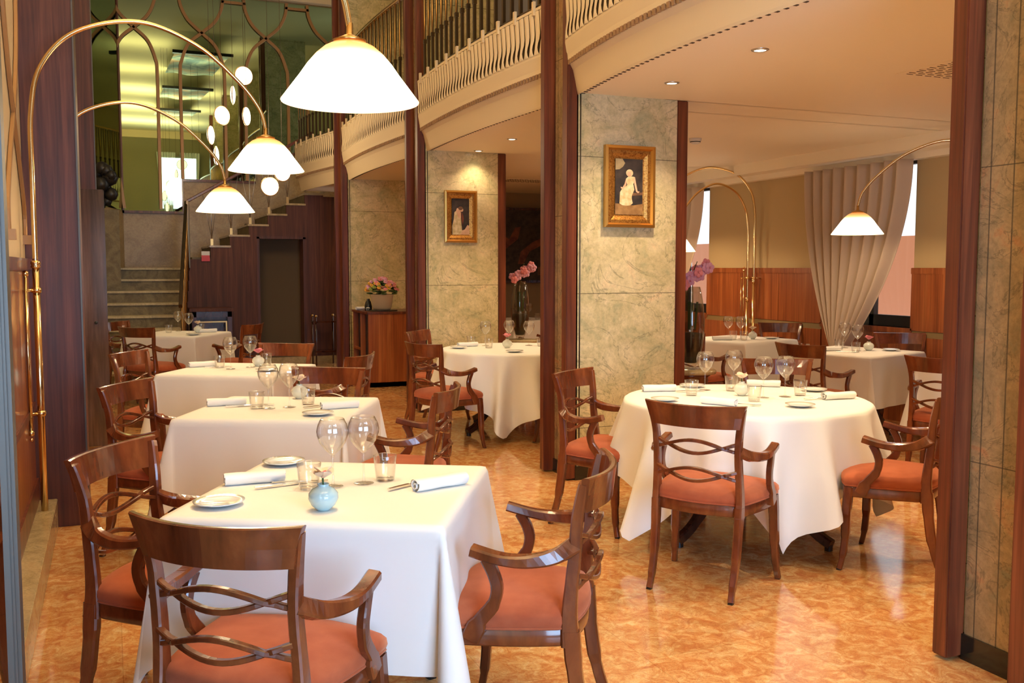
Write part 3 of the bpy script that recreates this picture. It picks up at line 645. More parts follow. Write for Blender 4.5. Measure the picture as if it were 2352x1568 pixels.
def cloth_sq(s, c, seed=0, N=84):
    h = s / 2; rr = .018
    b = MB()
    def f(u, v):
        U = (u - .5) * c; W = (v - .5) * c
        cu = max(-h, min(h, U)); cv = max(-h, min(h, W)); du = U - cu; dv = W - cv; t = hypot(du, dv)
        if t < 1e-6: return (U, W, .757)
        nx, ny = du / t, dv / t; ph = atan2(abs(dv), abs(du)); corner = sin(2 * ph) ** 2
        if t < rr * pi / 2: off = rr * sin(t / rr); z = rr * (1 - cos(t / rr))
        else: off = rr; z = rr + t - rr * pi / 2
        k = (cu if abs(dv) > abs(du) else cv)
        side = (1 if dv > abs(du) else 2 if du > abs(dv) else 3 if dv < -abs(du) else 4)
        off += z * (.035 + .20 * corner * (.7 + .3 * sin(seed + cu * 3)) + (1 - corner) * (.030 * sin(9 * k + seed + side * 1.7) + .014 * sin(23 * k + seed * 2 + side)))
        # pressed fold lines
        off += .004 * math.exp(-((k - .02) / .006) ** 2) * (t > .02)
        twist = .10 * z * corner * sin(3 * ph + seed)
        return (cu + nx * off - ny * twist, cv + ny * off + nx * twist, .757 - z * (1 - .03 * corner))
    b.grid(f, N, N); return b
def cloth_round(Rr, hem, seed=0, nf=14, N=200, M_=40):
    b = MB(); rr = .02
    def f(u, v):
        a = 2 * pi * u
        if v < .25: r = Rr * v / .25; return (r * cos(a), r * sin(a), .757)
        drop = hem(math.degrees(a) % 360); t = drop * (v - .25) / .75
        if t < rr * pi / 2: off = rr * sin(t / rr); z = rr * (1 - cos(t / rr))
        else: off = rr; z = rr + t - rr * pi / 2
        wv = .5 + .5 * sin(nf * a + seed + .8 * sin(3 * a)); wv2 = .5 + .5 * sin((nf + 6) * a + 2 * seed)
        off += z * (.03 + .30 * wv ** 2 + .08 * wv2)
        tw = .05 * z * sin(nf * a * .5 + seed)
        return ((Rr + off) * cos(a) - tw * sin(a), (Rr + off) * sin(a) + tw * cos(a), .757 - z)
    b.grid(f, N, M_, True); return b
tops = {}
for k, (x, y, a, s) in T.items():
    make_table('dining_table', s / 2 - .02, True, 'dark wood pedestal under the cloth of ' + TN[k], (x, y, 0), R(a), .36)
    seed = sum(map(ord, k))
    o = cloth_sq(s, s + .90, seed).build('tablecloth', 'linen', loc=(x, y, 0), rotz=R(a)); tag(o, 'white linen cloth draped over ' + TN[k], 'tablecloth', 'white tablecloths')
def hemf(peaks, base, amp, w):
    def h(d):
        m = 0
        for p, q in peaks:
            e = abs((d - p + 180) % 360 - 180); m = max(m, q * math.exp(-(e / w) ** 1.05))
        return base + amp * m
    return h
for k, (x, y, r) in RT.items():
    if k == 'R1': hm = hemf([(196, 1.1), (252, 1.15), (304, .8), (20, .9), (80, 1), (140, .8)], .33, .32, 19); lr = 17
    else: hm = hemf([(244, 1.15), (340, .9), (70, 1), (160, .7)], .38, .30, 21); lr = 20
    make_table('dining_table', r - .03, False, 'round pedestal table with dark sabre legs, ' + TN[k], (x, y, 0), 0, .56, lr)
    o = cloth_round(r, hm, ord(k[1])).build('tablecloth', 'linen', loc=(x, y, 0)); tag(o, 'white linen cloth with pointed hem draped over ' + TN[k], 'tablecloth', 'white tablecloths')
# ---- tableware (one of each kind, then copies)
ZT = .7585
def make_glass():
    t = thing('wine_glass', '', 'glass', group='balloon wine glasses')
    MB().lathe([(.0, .103), (.006, .107), (.024, .124), (.044, .150), (.053, .176), (.0545, .192), (.050, .212), (.040, .232), (.0385, .2335), (.0485, .212), (.053, .192), (.0515, .176), (.0425, .151), (.0225, .1255), (.005, .110), (0, .108)], 28).build('bowl', 'glass', t)
    MB().lathe([(0, .108), (.006, .105), (.0038, .09), (.0032, .06), (.0034, .02), (.007, .006), (0, .005)], 10).build('stem', 'glass', t)
    MB().lathe([(0, .006), (.01, .005), (.033, .002), (.035, .0008), (.033, 0), (0, 0)], 24).build('foot', 'glass', t)
    return t
def make_tumbler():
    t = thing('water_tumbler', '', 'glass', group='water tumblers')
    MB().lathe([(0, 0), (.030, 0), (.0325, .004), (.041, .088), (.0405, .0895), (.0395, .088), (.031, .012), (0, .010)], 28).build('cup', 'glass', t)
    MB().lathe([(0, .002), (.029, .002), (.030, .009), (0, .011)], 20).build('thick_base', 'glass', t)
    return t
def make_plate():
    t = thing('bread_plate', '', 'plate', group='small bread plates')
    MB().lathe([(0, .004), (.045, .004), (.056, .008), (.078, .014), (.079, .0155), (.077, .0165), (.055, .011), (.045, .0075), (0, .0075)], 36).build('dish', 'china', t)
    MB().lathe([(.066, .0125), (.0785, .0160), (.0792, .0172), (.066, .0138)], 36).build('rim_band', 'china_rim', t)
    return t
def make_napkin():
    t = thing('rolled_napkin', '', 'napkin', group='rolled linen napkins')
    b = MB()
    def f(u, v):
        a = 2 * pi * v * 1.0; r = .024 + .0015 * sin(3 * a) + .001 * sin(u * 9)
        return ((u - .5) * .20, r * 1.12 * cos(a), .021 + r * .86 * sin(a))
    b.grid(f, 14, 26); b.build('cloth_roll', 'napkin', t)
    b = MB(); b.bar([((.098), (.004 + .0022 * th) * cos(th), .021 + (.004 + .0022 * th) * .86 * sin(th)) for th in [i * .45 for i in range(21)]], .010, .0028, (1, 0, 0)); b.bar([(-(.098), (.004 + .0022 * th) * cos(th), .021 + (.004 + .0022 * th) * .86 * sin(th)) for th in [i * .45 for i in range(21)]], .010, .0028, (1, 0, 0)); b.build('rolled_edge', 'napkin', t)
    return t
def make_knife():
    t = thing('table_knife', '', 'cutlery', group='silver knives')
    MB().bar([(0, -.02, .006), (0, .02, .006), (0, .075, .006)], [.012, .015, .010], .006, (1, 0, 0)).build('handle', 'silver', t)
    MB().bar([(0, -.02, .005), (.001, -.06, .005), (.002, -.10, .005), (.004, -.125, .004)], [.012, .017, .016, .004], .002, (1, 0, 0)).build('blade', 'silver', t)
    return t
def make_fork():
    t = thing('table_fork', '', 'cutlery', group='silver forks')
    MB().bar([(0, .09, .005), (0, .02, .007), (0, -.04, .006)], [.014, .008, .007], .004, (1, 0, 0)).build('handle', 'silver', t)
    b = MB(); b.bar([(0, -.04, .006), (0, -.055, .004), (0, -.065, .004)], [.008, .02, .022], .003, (1, 0, 0))
    for i in range(4): b.bar([(-.0085 + i * .0057, -.064, .004), (-.0085 + i * .0057, -.10, .006)], .003, .002, (1, 0, 0))
    b.build('tines', 'silver', t); return t
def make_vase():
    t = thing('bud_vase', '', 'vase', group='small round bud vases')
    MB().lathe([(0, 0), (.020, 0), (.022, .003), (.037, .016), (.0465, .036), (.045, .052), (.033, .066), (.019, .073), (.0165, .077), (.019, .081), (.0165, .0815), (.0145, .076), (.012, .06), (0, .05)], 28).build('body', 'pale_vase', t)
    return t
def make_bloom(mat, mid):
    t = thing('orchid_bloom', '', 'flower', group='orchid blooms in bud vases')
    def petal(a, L, wd, up, zc=.10):
        b = MB()
        def f(u, v):
            l = L * u; ww = wd * sin(pi * min(.999, u * .92 + .08)) ** .7 * (v - .5)
            x = l * cos(up); z = zc + l * sin(up) - .25 * l * l / L + .25 * abs(v - .5) * wd * .8
            return (x * cos(a) - ww * sin(a), x * sin(a) + ww * cos(a), z)
        b.grid(f, 8, 5); return b
    for i in range(5): petal(2 * pi * i / 5 + .3, .056, .052, .75 + .3 * (i % 2), .097).build('petal', mat, t)
    for i in range(3): petal(2 * pi * i / 3 + .9, .026, .022, 1.1, .102).build('petal', mid, t)
    MB().ball((0, 0, .108), .009, 8).build('lip', mid, t)
    MB().tube([(0, 0, .062), (.002, 0, .102)], .003, 6).build('stalk', 'leaf', t)
    return t
protos = {}
def put(kind, maker, x, y, rz, label, z=ZT, sw=None):
    if kind not in protos:
        t = maker(); t.location = (x, y, z); t.rotation_euler = (0, 0, rz); t['label'] = label; protos[kind] = t; o = t
    else: o = dup(protos[kind], (x, y, z), rz, label)
    return o
def ware(tn, items):

    cnt = {}
    tot = {}
    for it in items: tot[it[0]] = tot.get(it[0], 0) + 1
    for it in items:
        k, x, y, d = it[:4]; rz = R(it[4]) if len(it) > 4 and it[0] != 'v' else 0; on = TN[tn]
        def lab(n): return ('%s %s on %s' % (d, n, on)).strip()
        if k == 'g': put('g', make_glass, x, y, 0, lab('balloon wine glass'))
        if k == 't': put('t', make_tumbler, x, y, 0, lab('water tumbler'))
        if k == 'p': put('p', make_plate, x, y, 0, lab('bread plate'))
        if k == 'n': put('n', make_napkin, x, y, rz, lab('rolled white napkin'))
        if k == 'k': put('k', make_knife, x, y, rz, lab('silver knife'), ZT + .0005)
        if k == 'f': put('f', make_fork, x, y, rz, lab('silver fork'), ZT + .0005)
        if k == 'v':
            mt = it[4]; fm = it[5]; o = put('v', make_vase, x, y, 0, '%s bud vase on %s' % (d, on))
            c = o.children[0]
            if 'vase_meshes' not in protos: protos['vase_meshes'] = {'pale_vase': c.data}
            if mt not in protos['vase_meshes']:
                q = c.data.copy(); q.materials[0] = M[mt]; protos['vase_meshes'][mt] = q
            c.data = protos['vase_meshes'][mt]
            nmf = {'pink': ('pink_petal', 'mauve_petal'), 'pale': ('pale_petal', 'pink_petal')}[fm]
            put('b' + fm, lambda: make_bloom(*nmf), x, y, x * 3, '%s orchid bloom in the bud vase on %s' % (fm, on))
ware('T1', [('v', .584, 2.90, 'pale blue glazed', 'celadon', 'pale'), ('g', .679, 3.202, 'left'), ('g', .787, 3.208, 'right'), ('t', .596, 3.195, 'left'), ('t', .868, 3.226, 'right'), ('p', .293, 3.081, 'front left'), ('p', .585, 3.638, 'far left'),
            ('n', .44, 3.355, 'left', -2), ('n', 1.01, 3.045, 'right', 15), ('k', .50, 3.268, 'front left', 100), ('f', .58, 3.30, 'front left', 76), ('k', .90, 3.095, 'pointed right-hand', 118)])
ware('T2', [('v', .975, 5.47, 'pale', 'pale_vase', 'pale'), ('g', .752, 5.134, 'left'), ('g', .862, 5.14, 'right'), ('t', .694, 5.158, 'left'), ('t', .976, 5.218, 'right'), ('p', .947, 4.806, 'front'), ('n', .56, 5.34, 'left', -3), ('n', 1.10, 4.995, 'right', 4), ('k', .62, 5.26, 'left', 95), ('f', .70, 5.27, 'left', 82), ('k', .99, 5.08, 'right', 110)])
ware('T3', [('v', 1.015, 7.41, 'pale', 'pale_vase', 'pink'), ('g', .797, 7.271, 'left'), ('g', .95, 7.35, 'right'), ('t', .733, 7.399, 'left'), ('t', 1.086, 7.462, 'right'), ('n', .62, 7.515, 'left', 10), ('k', .70, 7.42, 'left', 95), ('p', 1.02, 7.02, 'front')])
ware('T4', [('g', .72, 11.9, 'left'), ('g', .80, 11.35, 'right'), ('t', .60, 11.67, 'left'), ('v', .91, 11.55, 'pale', 'pale_vase', 'pale'), ('t', .96, 11.72, 'right'), ('p', .83, 11.12, 'front'), ('n', 1.02, 11.55, 'right', 10)])
ware('R1', [('v', 3.379, 4.605, 'cream', 'pale_vase', 'pale'), ('g', 3.32, 4.892, 'far left'), ('g', 3.545, 4.914, 'far'), ('g', 3.43, 4.47, 'middle'), ('g', 3.576, 4.46, 'right'), ('t', 3.109, 4.718, 'left'), ('t', 3.447, 4.80, 'far'), ('t', 3.298, 4.378, 'front'), ('t', 3.695, 4.473, 'right'),
            ('p', 2.84, 4.574, 'left'), ('p', 3.389, 4.101, 'front'), ('p', 3.90, 4.60, 'right'), ('p', 3.333, 5.05, 'far'), ('n', 3.031, 4.95, 'left', -15), ('n', 3.79, 4.26, 'right', -5), ('n', 3.03, 4.33, 'front', -60), ('n', 3.76, 4.90, 'far', -35), ('k', 3.66, 4.30, 'right', 85), ('f', 3.14, 4.27, 'front', 40), ('k', 3.17, 4.86, 'left', 85)])
ware('R2', [('g', 3.29, 8.52, 'left'), ('g', 3.56, 8.58, 'far'), ('g', 3.69, 8.40, 'right'), ('t', 3.18, 8.62, 'left'), ('t', 3.23, 8.28, 'front'), ('t', 3.76, 8.28, 'right'), ('v', 3.39, 8.22, 'pale', 'pale_vase', 'pink'), ('p', 2.95, 8.33, 'left'), ('p', 3.27, 7.76, 'front'), ('n', 3.10, 8.50, 'left', 5)])
ware('T6', [('g', 6.28, 7.00, 'left'), ('g', 6.15, 6.69, 'right'), ('t', 6.13, 6.9, 'left'), ('t', 6.03, 6.58, 'right'), ('v', 6.28, 6.69, 'pale', 'pale_vase', 'pink'), ('p', 6.45, 6.60, 'right'), ('n', 5.92, 6.79, 'left', -20), ('f', 5.95, 6.62, 'left', 60)])
ware('T7', [('g', 5.98, 8.40, 'left'), ('g', 6.08, 8.32, 'right'), ('t', 5.95, 8.27, 'left'), ('t', 6.01, 8.17, 'right'), ('v', 6.18, 8.25, 'pale', 'pale_vase', 'pale'), ('p', 6.38, 8.2, 'right'), ('n', 5.80, 8.25, 'left', -20)])
ware('T9', [('g', 5.41, 12.72, 'left'), ('g', 5.56, 12.66, 'right'), ('t', 5.68, 12.63, 'right')])
# ================================================================ LAMPS
def make_lamp(label, foot, aim, dz, z0=.17, power=18):
    x, y = foot; L = hypot(aim[0] - x, aim[1] - y)
    t = thing('arc_lamp', label, 'lamp', (x, y, z0), atan2(aim[1] - y, aim[0] - x), 'brass arc lamps')
    d = dz - z0
    MB().tube([(0, 0, 0), (0, 0, 1.52 + d)], .0185, 14).build('pole', 'brass', t)
    k = L / 1.24
    arc = spline([(0, 0, 1.45 + d), (0, 0, 2.0 + d), (.004, 0, 2.32 + d), (.06 * k, 0, 2.575 + d), (.24 * k, 0, 2.775 + d), (.56 * k, 0, 2.857 + d), (.86 * k, 0, 2.76 + d), (1.08 * k, 0, 2.585 + d), (1.20 * k, 0, 2.44 + d), (L - .004, 0, 2.33 + d), (L, 0, 2.262 + d)], 8)
    n = len(arc); MB().tube(arc, [.0145 - .0045 * i / n for i in range(n)], 12).build('curved_arm', 'brass', t)
    MB().lathe([(.0, 0), (.024, 0), (.026, .008), (.021, .014), (.026, .022), (.024, .035), (.017, .04), (0, .04)], 16, (0, 0, 1.50 + d)).build('collar', 'brass', t)
    for z in (1.38 + d if dz > -.1 else 1.38 - z0, .71 - z0):
        hb = MB()
        hb.tube([(-.09, -.05, z), (0, 0, z)], .010, 8)
        hb.lathe([(.0, -.016), (.026, -.014), (.026, .014), (0, .016)], 12, (0, 0, z))
        hb.build('bracket', 'brass', t)
    g = MB(); zt = 1.47 - z0; zb = .62 - z0
    g.tube([(-.05, -.11, zb), (-.05, -.11, zt)], .009, 8); g.tube([(-.05, -.155, zb + .06), (-.05, -.155, zt - .08)], .006, 8)
    for z in (zt, zb): g.ball((-.05, -.11, z), .017, 8); g.ball((-.05, -.11, z + (.035 if z == zt else -.035)), .010, 8)
    for z in (1.38 - z0, .71 - z0): g.tube([(-.05, -.16, z), (-.05, 0, z)], .007, 8)
    g.build('guide_rod', 'brass', t)
    s = MB().lathe([(.217, .004), (.2185, .0), (.220, .003), (.207, .020), (.188, .045), (.160, .082), (.135, .118), (.108, .150), (.080, .174), (.050, .189), (.02, .195), (0, .196)], 48).build('lamp_shade', 'opal', t, loc=(L, 0, 2.07 + d))
    MB().lathe([(0, .19), (.052, .19), (.054, .196), (.03, .205), (.012, .215), (.011, .25), (0, .25)], 20).build('shade_cap', 'old_brass', s)
    MB().ball((0, 0, .075), .032, 12).build('bulb', 'bulb', s)
    l = light('lamp_light', 'POINT', (0, 0, 0), power, WARM2, shadow_soft_size=.05); l.location = (aim[0], aim[1], 2.07 + dz + .035 - 0)
    return t
make_lamp('foremost brass arc lamp, its huge lit shade hanging over the nearest table', (-.37, 3.00), (.729, 3.09), -.04)
make_lamp('tall brass arc lamp on the left wall, shade over the second square table', (-.37, 5.77), (.869, 5.838), 0)
make_lamp('brass arc lamp rising behind the left pillar, shade over the third square table', (-.37, 7.70), (.834, 7.72), -.141)
make_lamp('brass arc lamp over the curtain table, its arm coming from behind the nearest pillar', (7.03, 5.80), (6.02, 6.59), -.28, 0)
make_lamp('lower of the twin brass lamps on the right wall, arm bowing behind the picture pillar', (6.99, 9.45), (5.88, 9.28), -.39, 0)
make_lamp('higher of the twin brass lamps on the right wall, its shade hidden by the pillar', (6.99, 9.33), (6.1, 10.15), -.17, 0)
for i, (x, y) in enumerate(DL):
    o = thing('ceiling_spot', ['nearest round recessed spotlight in the side room ceiling', 'second recessed spotlight above the large round table', 'right spotlight seen beyond the middle pillar', 'left spotlight seen beyond the middle pillar', 'single spotlight in front of the farthest pillar',
               'spotlight hidden above the nearest pillar', 'added spotlight, out of view, lighting the middle of the side room', 'added spotlight, hidden by the pillar, lighting the room near the twin lamps', 'spotlight at the right of the side room'][i], 'spotlight', (x, y, ZC), 0, 'recessed ceiling spots')
    MB().lathe([(.034, -.006), (.036, -.008), (.048, -.004), (.050, .004), (.034, .004)], 24).build('trim_ring', 'steel', o)
    MB().lathe([(0, -.004), (.033, -.004), (.033, .002), (0, .002)], 20).build('lens', 'spot', o)
o = thing('smoke_detector', 'white round smoke detector on the side room ceiling', 'detector', (5.06, 7.675, ZC))
MB().lathe([(0, -.05), (.03, -.05), (.045, -.042), (.048, -.03), (.055, -.024), (.058, 0), (0, 0)], 24).build('housing', 'plastic', o)
MB().lathe([(.046, -.036), (.050, -.034), (.050, -.028), (.046, -.026)], 24).build('grille', 'black', o)
for lb, x, y, a in (('slotted air vent in the ceiling left of the nearest pillar', 4.75, 4.45, 0), ('slotted air vent in the ceiling before the taupe end wall', 5.2, 12.25, 0)):
    o = thing('ceiling_vent', lb, 'vent', (x, y, ZC), a)
    MB().box(-.22, .42, -.22, .22, -.004, .004).build('plate', 'ceiling', o)
    b = MB()
    for i in range(8):
        for j in range(10): b.box(-.19 + i * .075 + (j % 2) * .02, -.14 + i * .075 + (j % 2) * .02, -.19 + j * .04, -.184 + j * .04, -.006, -.0035)
    b.build('slots', 'slot', o)
# disc lamps hanging over the stair well
def disc(px, py, pz, r, yaw, lb):
    o = thing('disc_lamp', lb, 'lamp', (px, py, pz), R(yaw), 'disc lamps hanging by the stairs')
    MB().grid(lambda u, v: (r * sin(pi * (.001 + .998 * v)) * cos(2 * pi * u), .028 * cos(pi * v), r * sin(pi * (.001 + .998 * v)) * sin(2 * pi * u)), 24, 9, True).build('glass_disc', 'disc', o)
    MB().tube([(r * cos(2 * pi * i / 24), 0, r * sin(2 * pi * i / 24)) for i in range(25)], .006, 6).build('metal_rim', 'brass', o)
    MB().tube([(0, 0, r), (0, 0, ZH - pz)], .0022, 5).build('wire', 'bronze', o)
for px_, py_, pz_, yaw, lb in ((1.481, 11.522, 3.699, 15, 'uppermost disc lamp facing front before the stair mirror'), (1.359, 11.555, 3.479, 78, 'narrow disc lamp seen edge-on just left under the uppermost'),
                         (1.237, 11.587, 3.245, 30, 'round disc lamp left of the oval one in the mirror cluster'), (1.495, 11.478, 3.235, 60, 'oval disc lamp right of the round one in the mirror cluster'),
                         (1.111, 11.621, 3.021, 65, 'small disc lamp above the arm of the third arc lamp'), (1.163, 11.579, 2.781, 76, 'lowest narrow disc lamp right above the third arc lamp shade'),
                         (1.72, 11.317, 2.432, 10, 'bright round disc lamp hanging before the upper stair flight'), (1.86, 11.3, 2.60, 20, 'disc lamp peeping below the rim of the second arc lamp shade')):
    disc(px_, py_, pz_, .105, yaw, lb)
# ================================================================ PICTURES
def frame_pic(lb, x, y, z, wd, ht, fw, rects, mats, d=.035):
    t = thing('framed_picture', lb, 'picture', (x, y, z))
    b = MB(); prof = [(0, 0), (0, -d), (-fw * .22, -d * 1.1), (-fw * .35, -d * .55), (-fw * .6, -d * .5), (-fw * .85, -d * .25), (-fw, -d * .15), (-fw, 0)]
    cs = [(-1, -1), (1, -1), (1, 1), (-1, 1)]; n = len(prof)
    for i, (m_, rng) in enumerate((('gilt_smooth', (0, 3)), ('gilt', (3, 7)))):
        b = MB()
        for c in range(4):
            a0 = cs[c]; a1 = cs[(c + 1) % 4]
            for j in range(*rng):
                q = []
                for (sx, sz), pr in ((a0, prof[j]), (a1, prof[j]), (a1, prof[j + 1]), (a0, prof[j + 1])):
                    q.append((sx * (wd / 2 + pr[0]), pr[1], sz * (ht / 2 + pr[0])))
                b.add(q, [(0, 1, 2, 3)])
        b.build('outer_moulding' if i == 0 else 'inner_moulding', m_, t)
    cw, chh = wd / 2 - fw, ht / 2 - fw
    b = MB().box(-cw, cw, -.010, -.004, -chh, chh); c = b.build('canvas', 'black', t); 
    c.data.materials[0] = mats[0]
    for k, (pts, mi) in enumerate(rects):
        b = MB(); vv = [(u * cw, -.0108 - .0003 * k, v * chh) for u, v in pts]; b.add(vv, [list(range(len(vv)))]); q = b.build('painted_shape', 'black', t); q.data.materials[0] = mats[mi]
    return t
def flat(name, c, c2=None, sc_=8):
    m, nt, b = nm(name, c, .5)
    n = node(nt, 'ShaderNodeTexNoise', i_Scale=sc_, i_Detail=4); nt.links.new(coords(nt), n.inputs[0])
    nt.links.new(ramp(nt, n.outputs[0], ((.35, c), (.65, c2 or tuple(v * 1.6 for v in c)))), b.inputs['Base Color']); return m
pd = flat('paint_dark', (.012, .010, .012), (.05, .035, .03), 14); pc = flat('paint_cream', (.50, .38, .18), (.72, .60, .38), 30); pg = flat('paint_ground', (.20, .10, .035), (.34, .19, .07), 20)
ps = flat('paint_skin', (.55, .32, .20), (.68, .44, .30), 20); pk = flat('paint_sky', (.30, .22, .10), (.42, .32, .17), 20); pr_ = flat('paint_red', (.09, .02, .018), (.2, .06, .03), 12); pb = flat('paint_brown', (.10, .05, .03), (.2, .1, .05), 20)
def ell(cx, cy_, rx, ry, n=20, a0=0, a1=360): return [(cx + rx * cos(R(a0 + (a1 - a0) * i / n)), cy_ + ry * sin(R(a0 + (a1 - a0) * i / n))) for i in range(n)]
lady = [([(-1, -1), (1, -1), (1, -.60), (.3, -.66), (-.4, -.62), (-1, -.60)], 2), ([(-1, 1), (-.5, 1), (-.3, .85), (-.45, .72), (-.7, .62), (-1, .60)], 4), ([(.1, -.22), (1, -.18), (1, -.28), (.2, -.32)], 6),
        ([(-.70, -.60), (-.66, -.2), (-.55, -.1), (-.25, .02), (-.1, .08), (.32, .08), (.38, -.1), (.22, -.3), (.2, -.42), (.28, -.58), (.1, -.66), (-.2, -.68), (-.5, -.66)], 1),
        ([(-.12, .05), (-.22, .2), (-.22, .30), (-.05, .38), (.2, .38), (.42, .36), (.38, .2), (.28, .08)], 1), ([(-.22, .32), (-.34, .1), (-.48, -.02), (-.62, .0), (-.60, -.06), (-.42, -.10), (-.2, .08)], 3),
        ([(.42, .36), (.52, .1), (.62, -.14), (.78, -.16), (.66, -.22), (.50, -.16), (.38, .08), (.32, .3)], 3), (ell(.02, .50, .26, .13), 1), (ell(.0, .46, .15, .09), 3)]
frame_pic('gilt-framed portrait of a seated figure in a cream dress on the nearer marble pillar', 3.40, 5.995, 2.07, .40, .57, .09, lady, [pd, pc, pg, ps, pk, pr_, pb])
girl = [([(-1, -1), (1, -1), (1, -.5), (.8, -.45), (.5, -.7), (.1, -.78), (-.5, -.95)], 3), ([(-.95, -1), (-.95, -.5), (-.8, -.2), (-.7, .25), (-.4, .36), (-.1, .30), (.0, .1), (.05, -.1), (.12, -.5), (.2, -.8), (-.1, -1)], 1),
        ([(-.5, .36), (-.4, .48), (-.1, .45), (.05, .2), (.05, -.05), (-.2, -.1), (-.4, .1)], 3), (ell(.12, .38, .2, .11), 3), (ell(.0, .47, .27, .10), 6), ([(.1, .3), (.3, .1), (.4, -.1), (.25, -.5), (.1, -.2)], 5)]
frame_pic('smaller gilt-framed portrait of a pale seated figure on the farther marble pillar', 3.375, 9.465, 2.03, .355, .535, .082, girl, [pd, pc, pg, ps, pk, pr_, pb])
t = thing('framed_picture', 'large dark painting with reddish forms hanging on the taupe end wall', 'picture', (6.3, 14.25, 1.86))
MB().box(-.72, 1.0, -.03, .03, -.56, .56).build('canvas', 'black', t).data.materials[0] = pd
b = MB()
for k, (pts, mt) in enumerate((([(-.25, -.3), (-.2, -.1), (.0, .05), (.3, .18), (.6, .2), (.9, .1), (.9, -.1), (.6, -.02), (.2, .02), (-.05, -.1), (-.15, -.3)], pr_), ([(-.6, .2), (-.4, .1), (-.3, .28), (-.2, .3), (-.25, .1), (-.45, -.05), (-.6, .0)], pr_), ([(.1, -.35), (.4, -.3), (.9, -.42), (.9, -.5), (.1, -.48)], pb))):
    q = MB().add([(u, -.031 - .001 * k, v) for u, v in pts], [list(range(len(pts)))]).build('painted_shape', 'black', t); q.data.materials[0] = mt
b = MB(); [b.box(*q) for q in ((-.76, 1.04, -.045, .04, .56, .60), (-.76, 1.04, -.045, .04, -.60, -.56), (-.76, -.72, -.045, .04, -.56, .56), (1.0, 1.04, -.045, .04, -.56, .56))]; b.build('frame', 'mahogany_dark', t)
# ================================================================ CURTAINS
def curtain(lb, y0, y1, yb, wb, zt, zb, nf=11, amp=.05, mat='curtain', x=7.0, parent=None):
    def f(u, v):
        z = zt + (zb - zt) * v; e = min(1, v / .93) ** 2.0
        yt = y0 + (y1 - y0) * u; yq = yb + (u - .5) * wb
        y = yt * (1 - e) + yq * e
        a = amp * (1 - .45 * e)
        return (x - .09 - a * sin(2 * pi * nf * u + 1.5 * sin(5 * u)) - .04 * sin(pi * u) * e - .16 * e, y, z)
    o = MB().grid(f, 150, 30).build('window_curtain', mat); m = o.modifiers.new('thick', 'SOLIDIFY'); m.thickness = .003
    return tag(o, lb, 'curtain')
curtain('long taupe curtain drawn together at its foot behind the curtain table', 8.34, 6.92, 7.66, .22, 2.52, .25, 9, .06)
curtain('taupe curtain swept aside by the left window, beside the picture pillar', 12.0, 10.36, 11.2, .25, 2.52, .25, 9, .06)
for s in (0, 1):
    def f(u, v, s=s): 
        X0, X1 = ((1.55, 2.15), (2.95, 2.3))[s]; e = v ** 1.5; xt = X0 + (X1 - X0) * u; xb = (1.78 + .25 * u, 2.75 - .2 * u)[s]
        return (xt * (1 - e) + xb * e, -1.40 + .03 * sin(2 * pi * 7 * u), 5.4 - 2.1 * v)
    o = MB().grid(f, 60, 12).build('sheer_curtain', 'sheer'); tag(o, ('left' if s else 'right') + ' sheer white curtain of the upper window, seen in the mirror', 'curtain')
# ================================================================ SMALL FURNITURE, FLOWERS
t = thing('sideboard', 'tall dark wood sideboard carrying the flower basket before the farthest pillar', 'sideboard', (2.958, 11.72, 0), 0)
b = MB(); b.box(.0, .72, 0, .03, 0, .92); b.box(.70, .72, 0, .82, 0, .92); b.box(0, .72, .79, .82, 0, .92); b.box(0, .72, .0, .82, 0, .06); b.box(0, .70, .40, .43, .0, .92); b.box(.0, .02, .43, .79, .44, .47); b.build('carcass', 'panelwood', t)
MB().box(-.015, .73, -.015, .83, .92, .95).build('top_board', 'rosewood', t, bevel=.004)
b = MB(); b.box(.06, .69, .04, .39, .07, .91); b.box(.06, .69, .44, .78, .07, .91); b.build('shelf_shade', 'black', t)  # solid black blocks stand in for shade inside the open shelves
def local(t, x, y): a = t.rotation_euler[2]; return (t.location[0] + x * cos(a) - y * sin(a), t.location[1] + x * sin(a) + y * cos(a))
fx, fy = 3.21, 12.0
o = MB().lathe([(0, 0), (.19, 0), (.20, .006), (.19, .010), (0, .010)], 28).build('basket_tray', 'black', loc=(fx, fy, .951)); tag(o, 'flat dark tray under the flower basket', 'tray')
t = thing('flower_basket', 'pale stone flower pot on the sideboard, packed with mixed blossoms', 'pot', (fx, fy, .962))
MB().lathe([(0, 0), (.10, 0), (.12, .03), (.145, .19), (.15, .20), (.14, .195), (.11, .15), (0, .15)], 28).build('pot', 'stone_pot', t)
random.seed(4)
bouq = thing('bouquet', 'round bouquet of pink, mauve and yellow flowers in the stone pot', 'flowers', (fx, fy, 1.13))
b = MB()
for i in range(70):
    a = random.random() * 2 * pi; e = random.random() * 1.3; r = .17; c = (r * cos(a) * sin(e + .3), r * sin(a) * sin(e + .3), .02 + .18 * cos(e + .2)); b.ball(c, .03, 6, (1.3, 1.3, .4))
b.build('foliage', 'leaf', bouq)
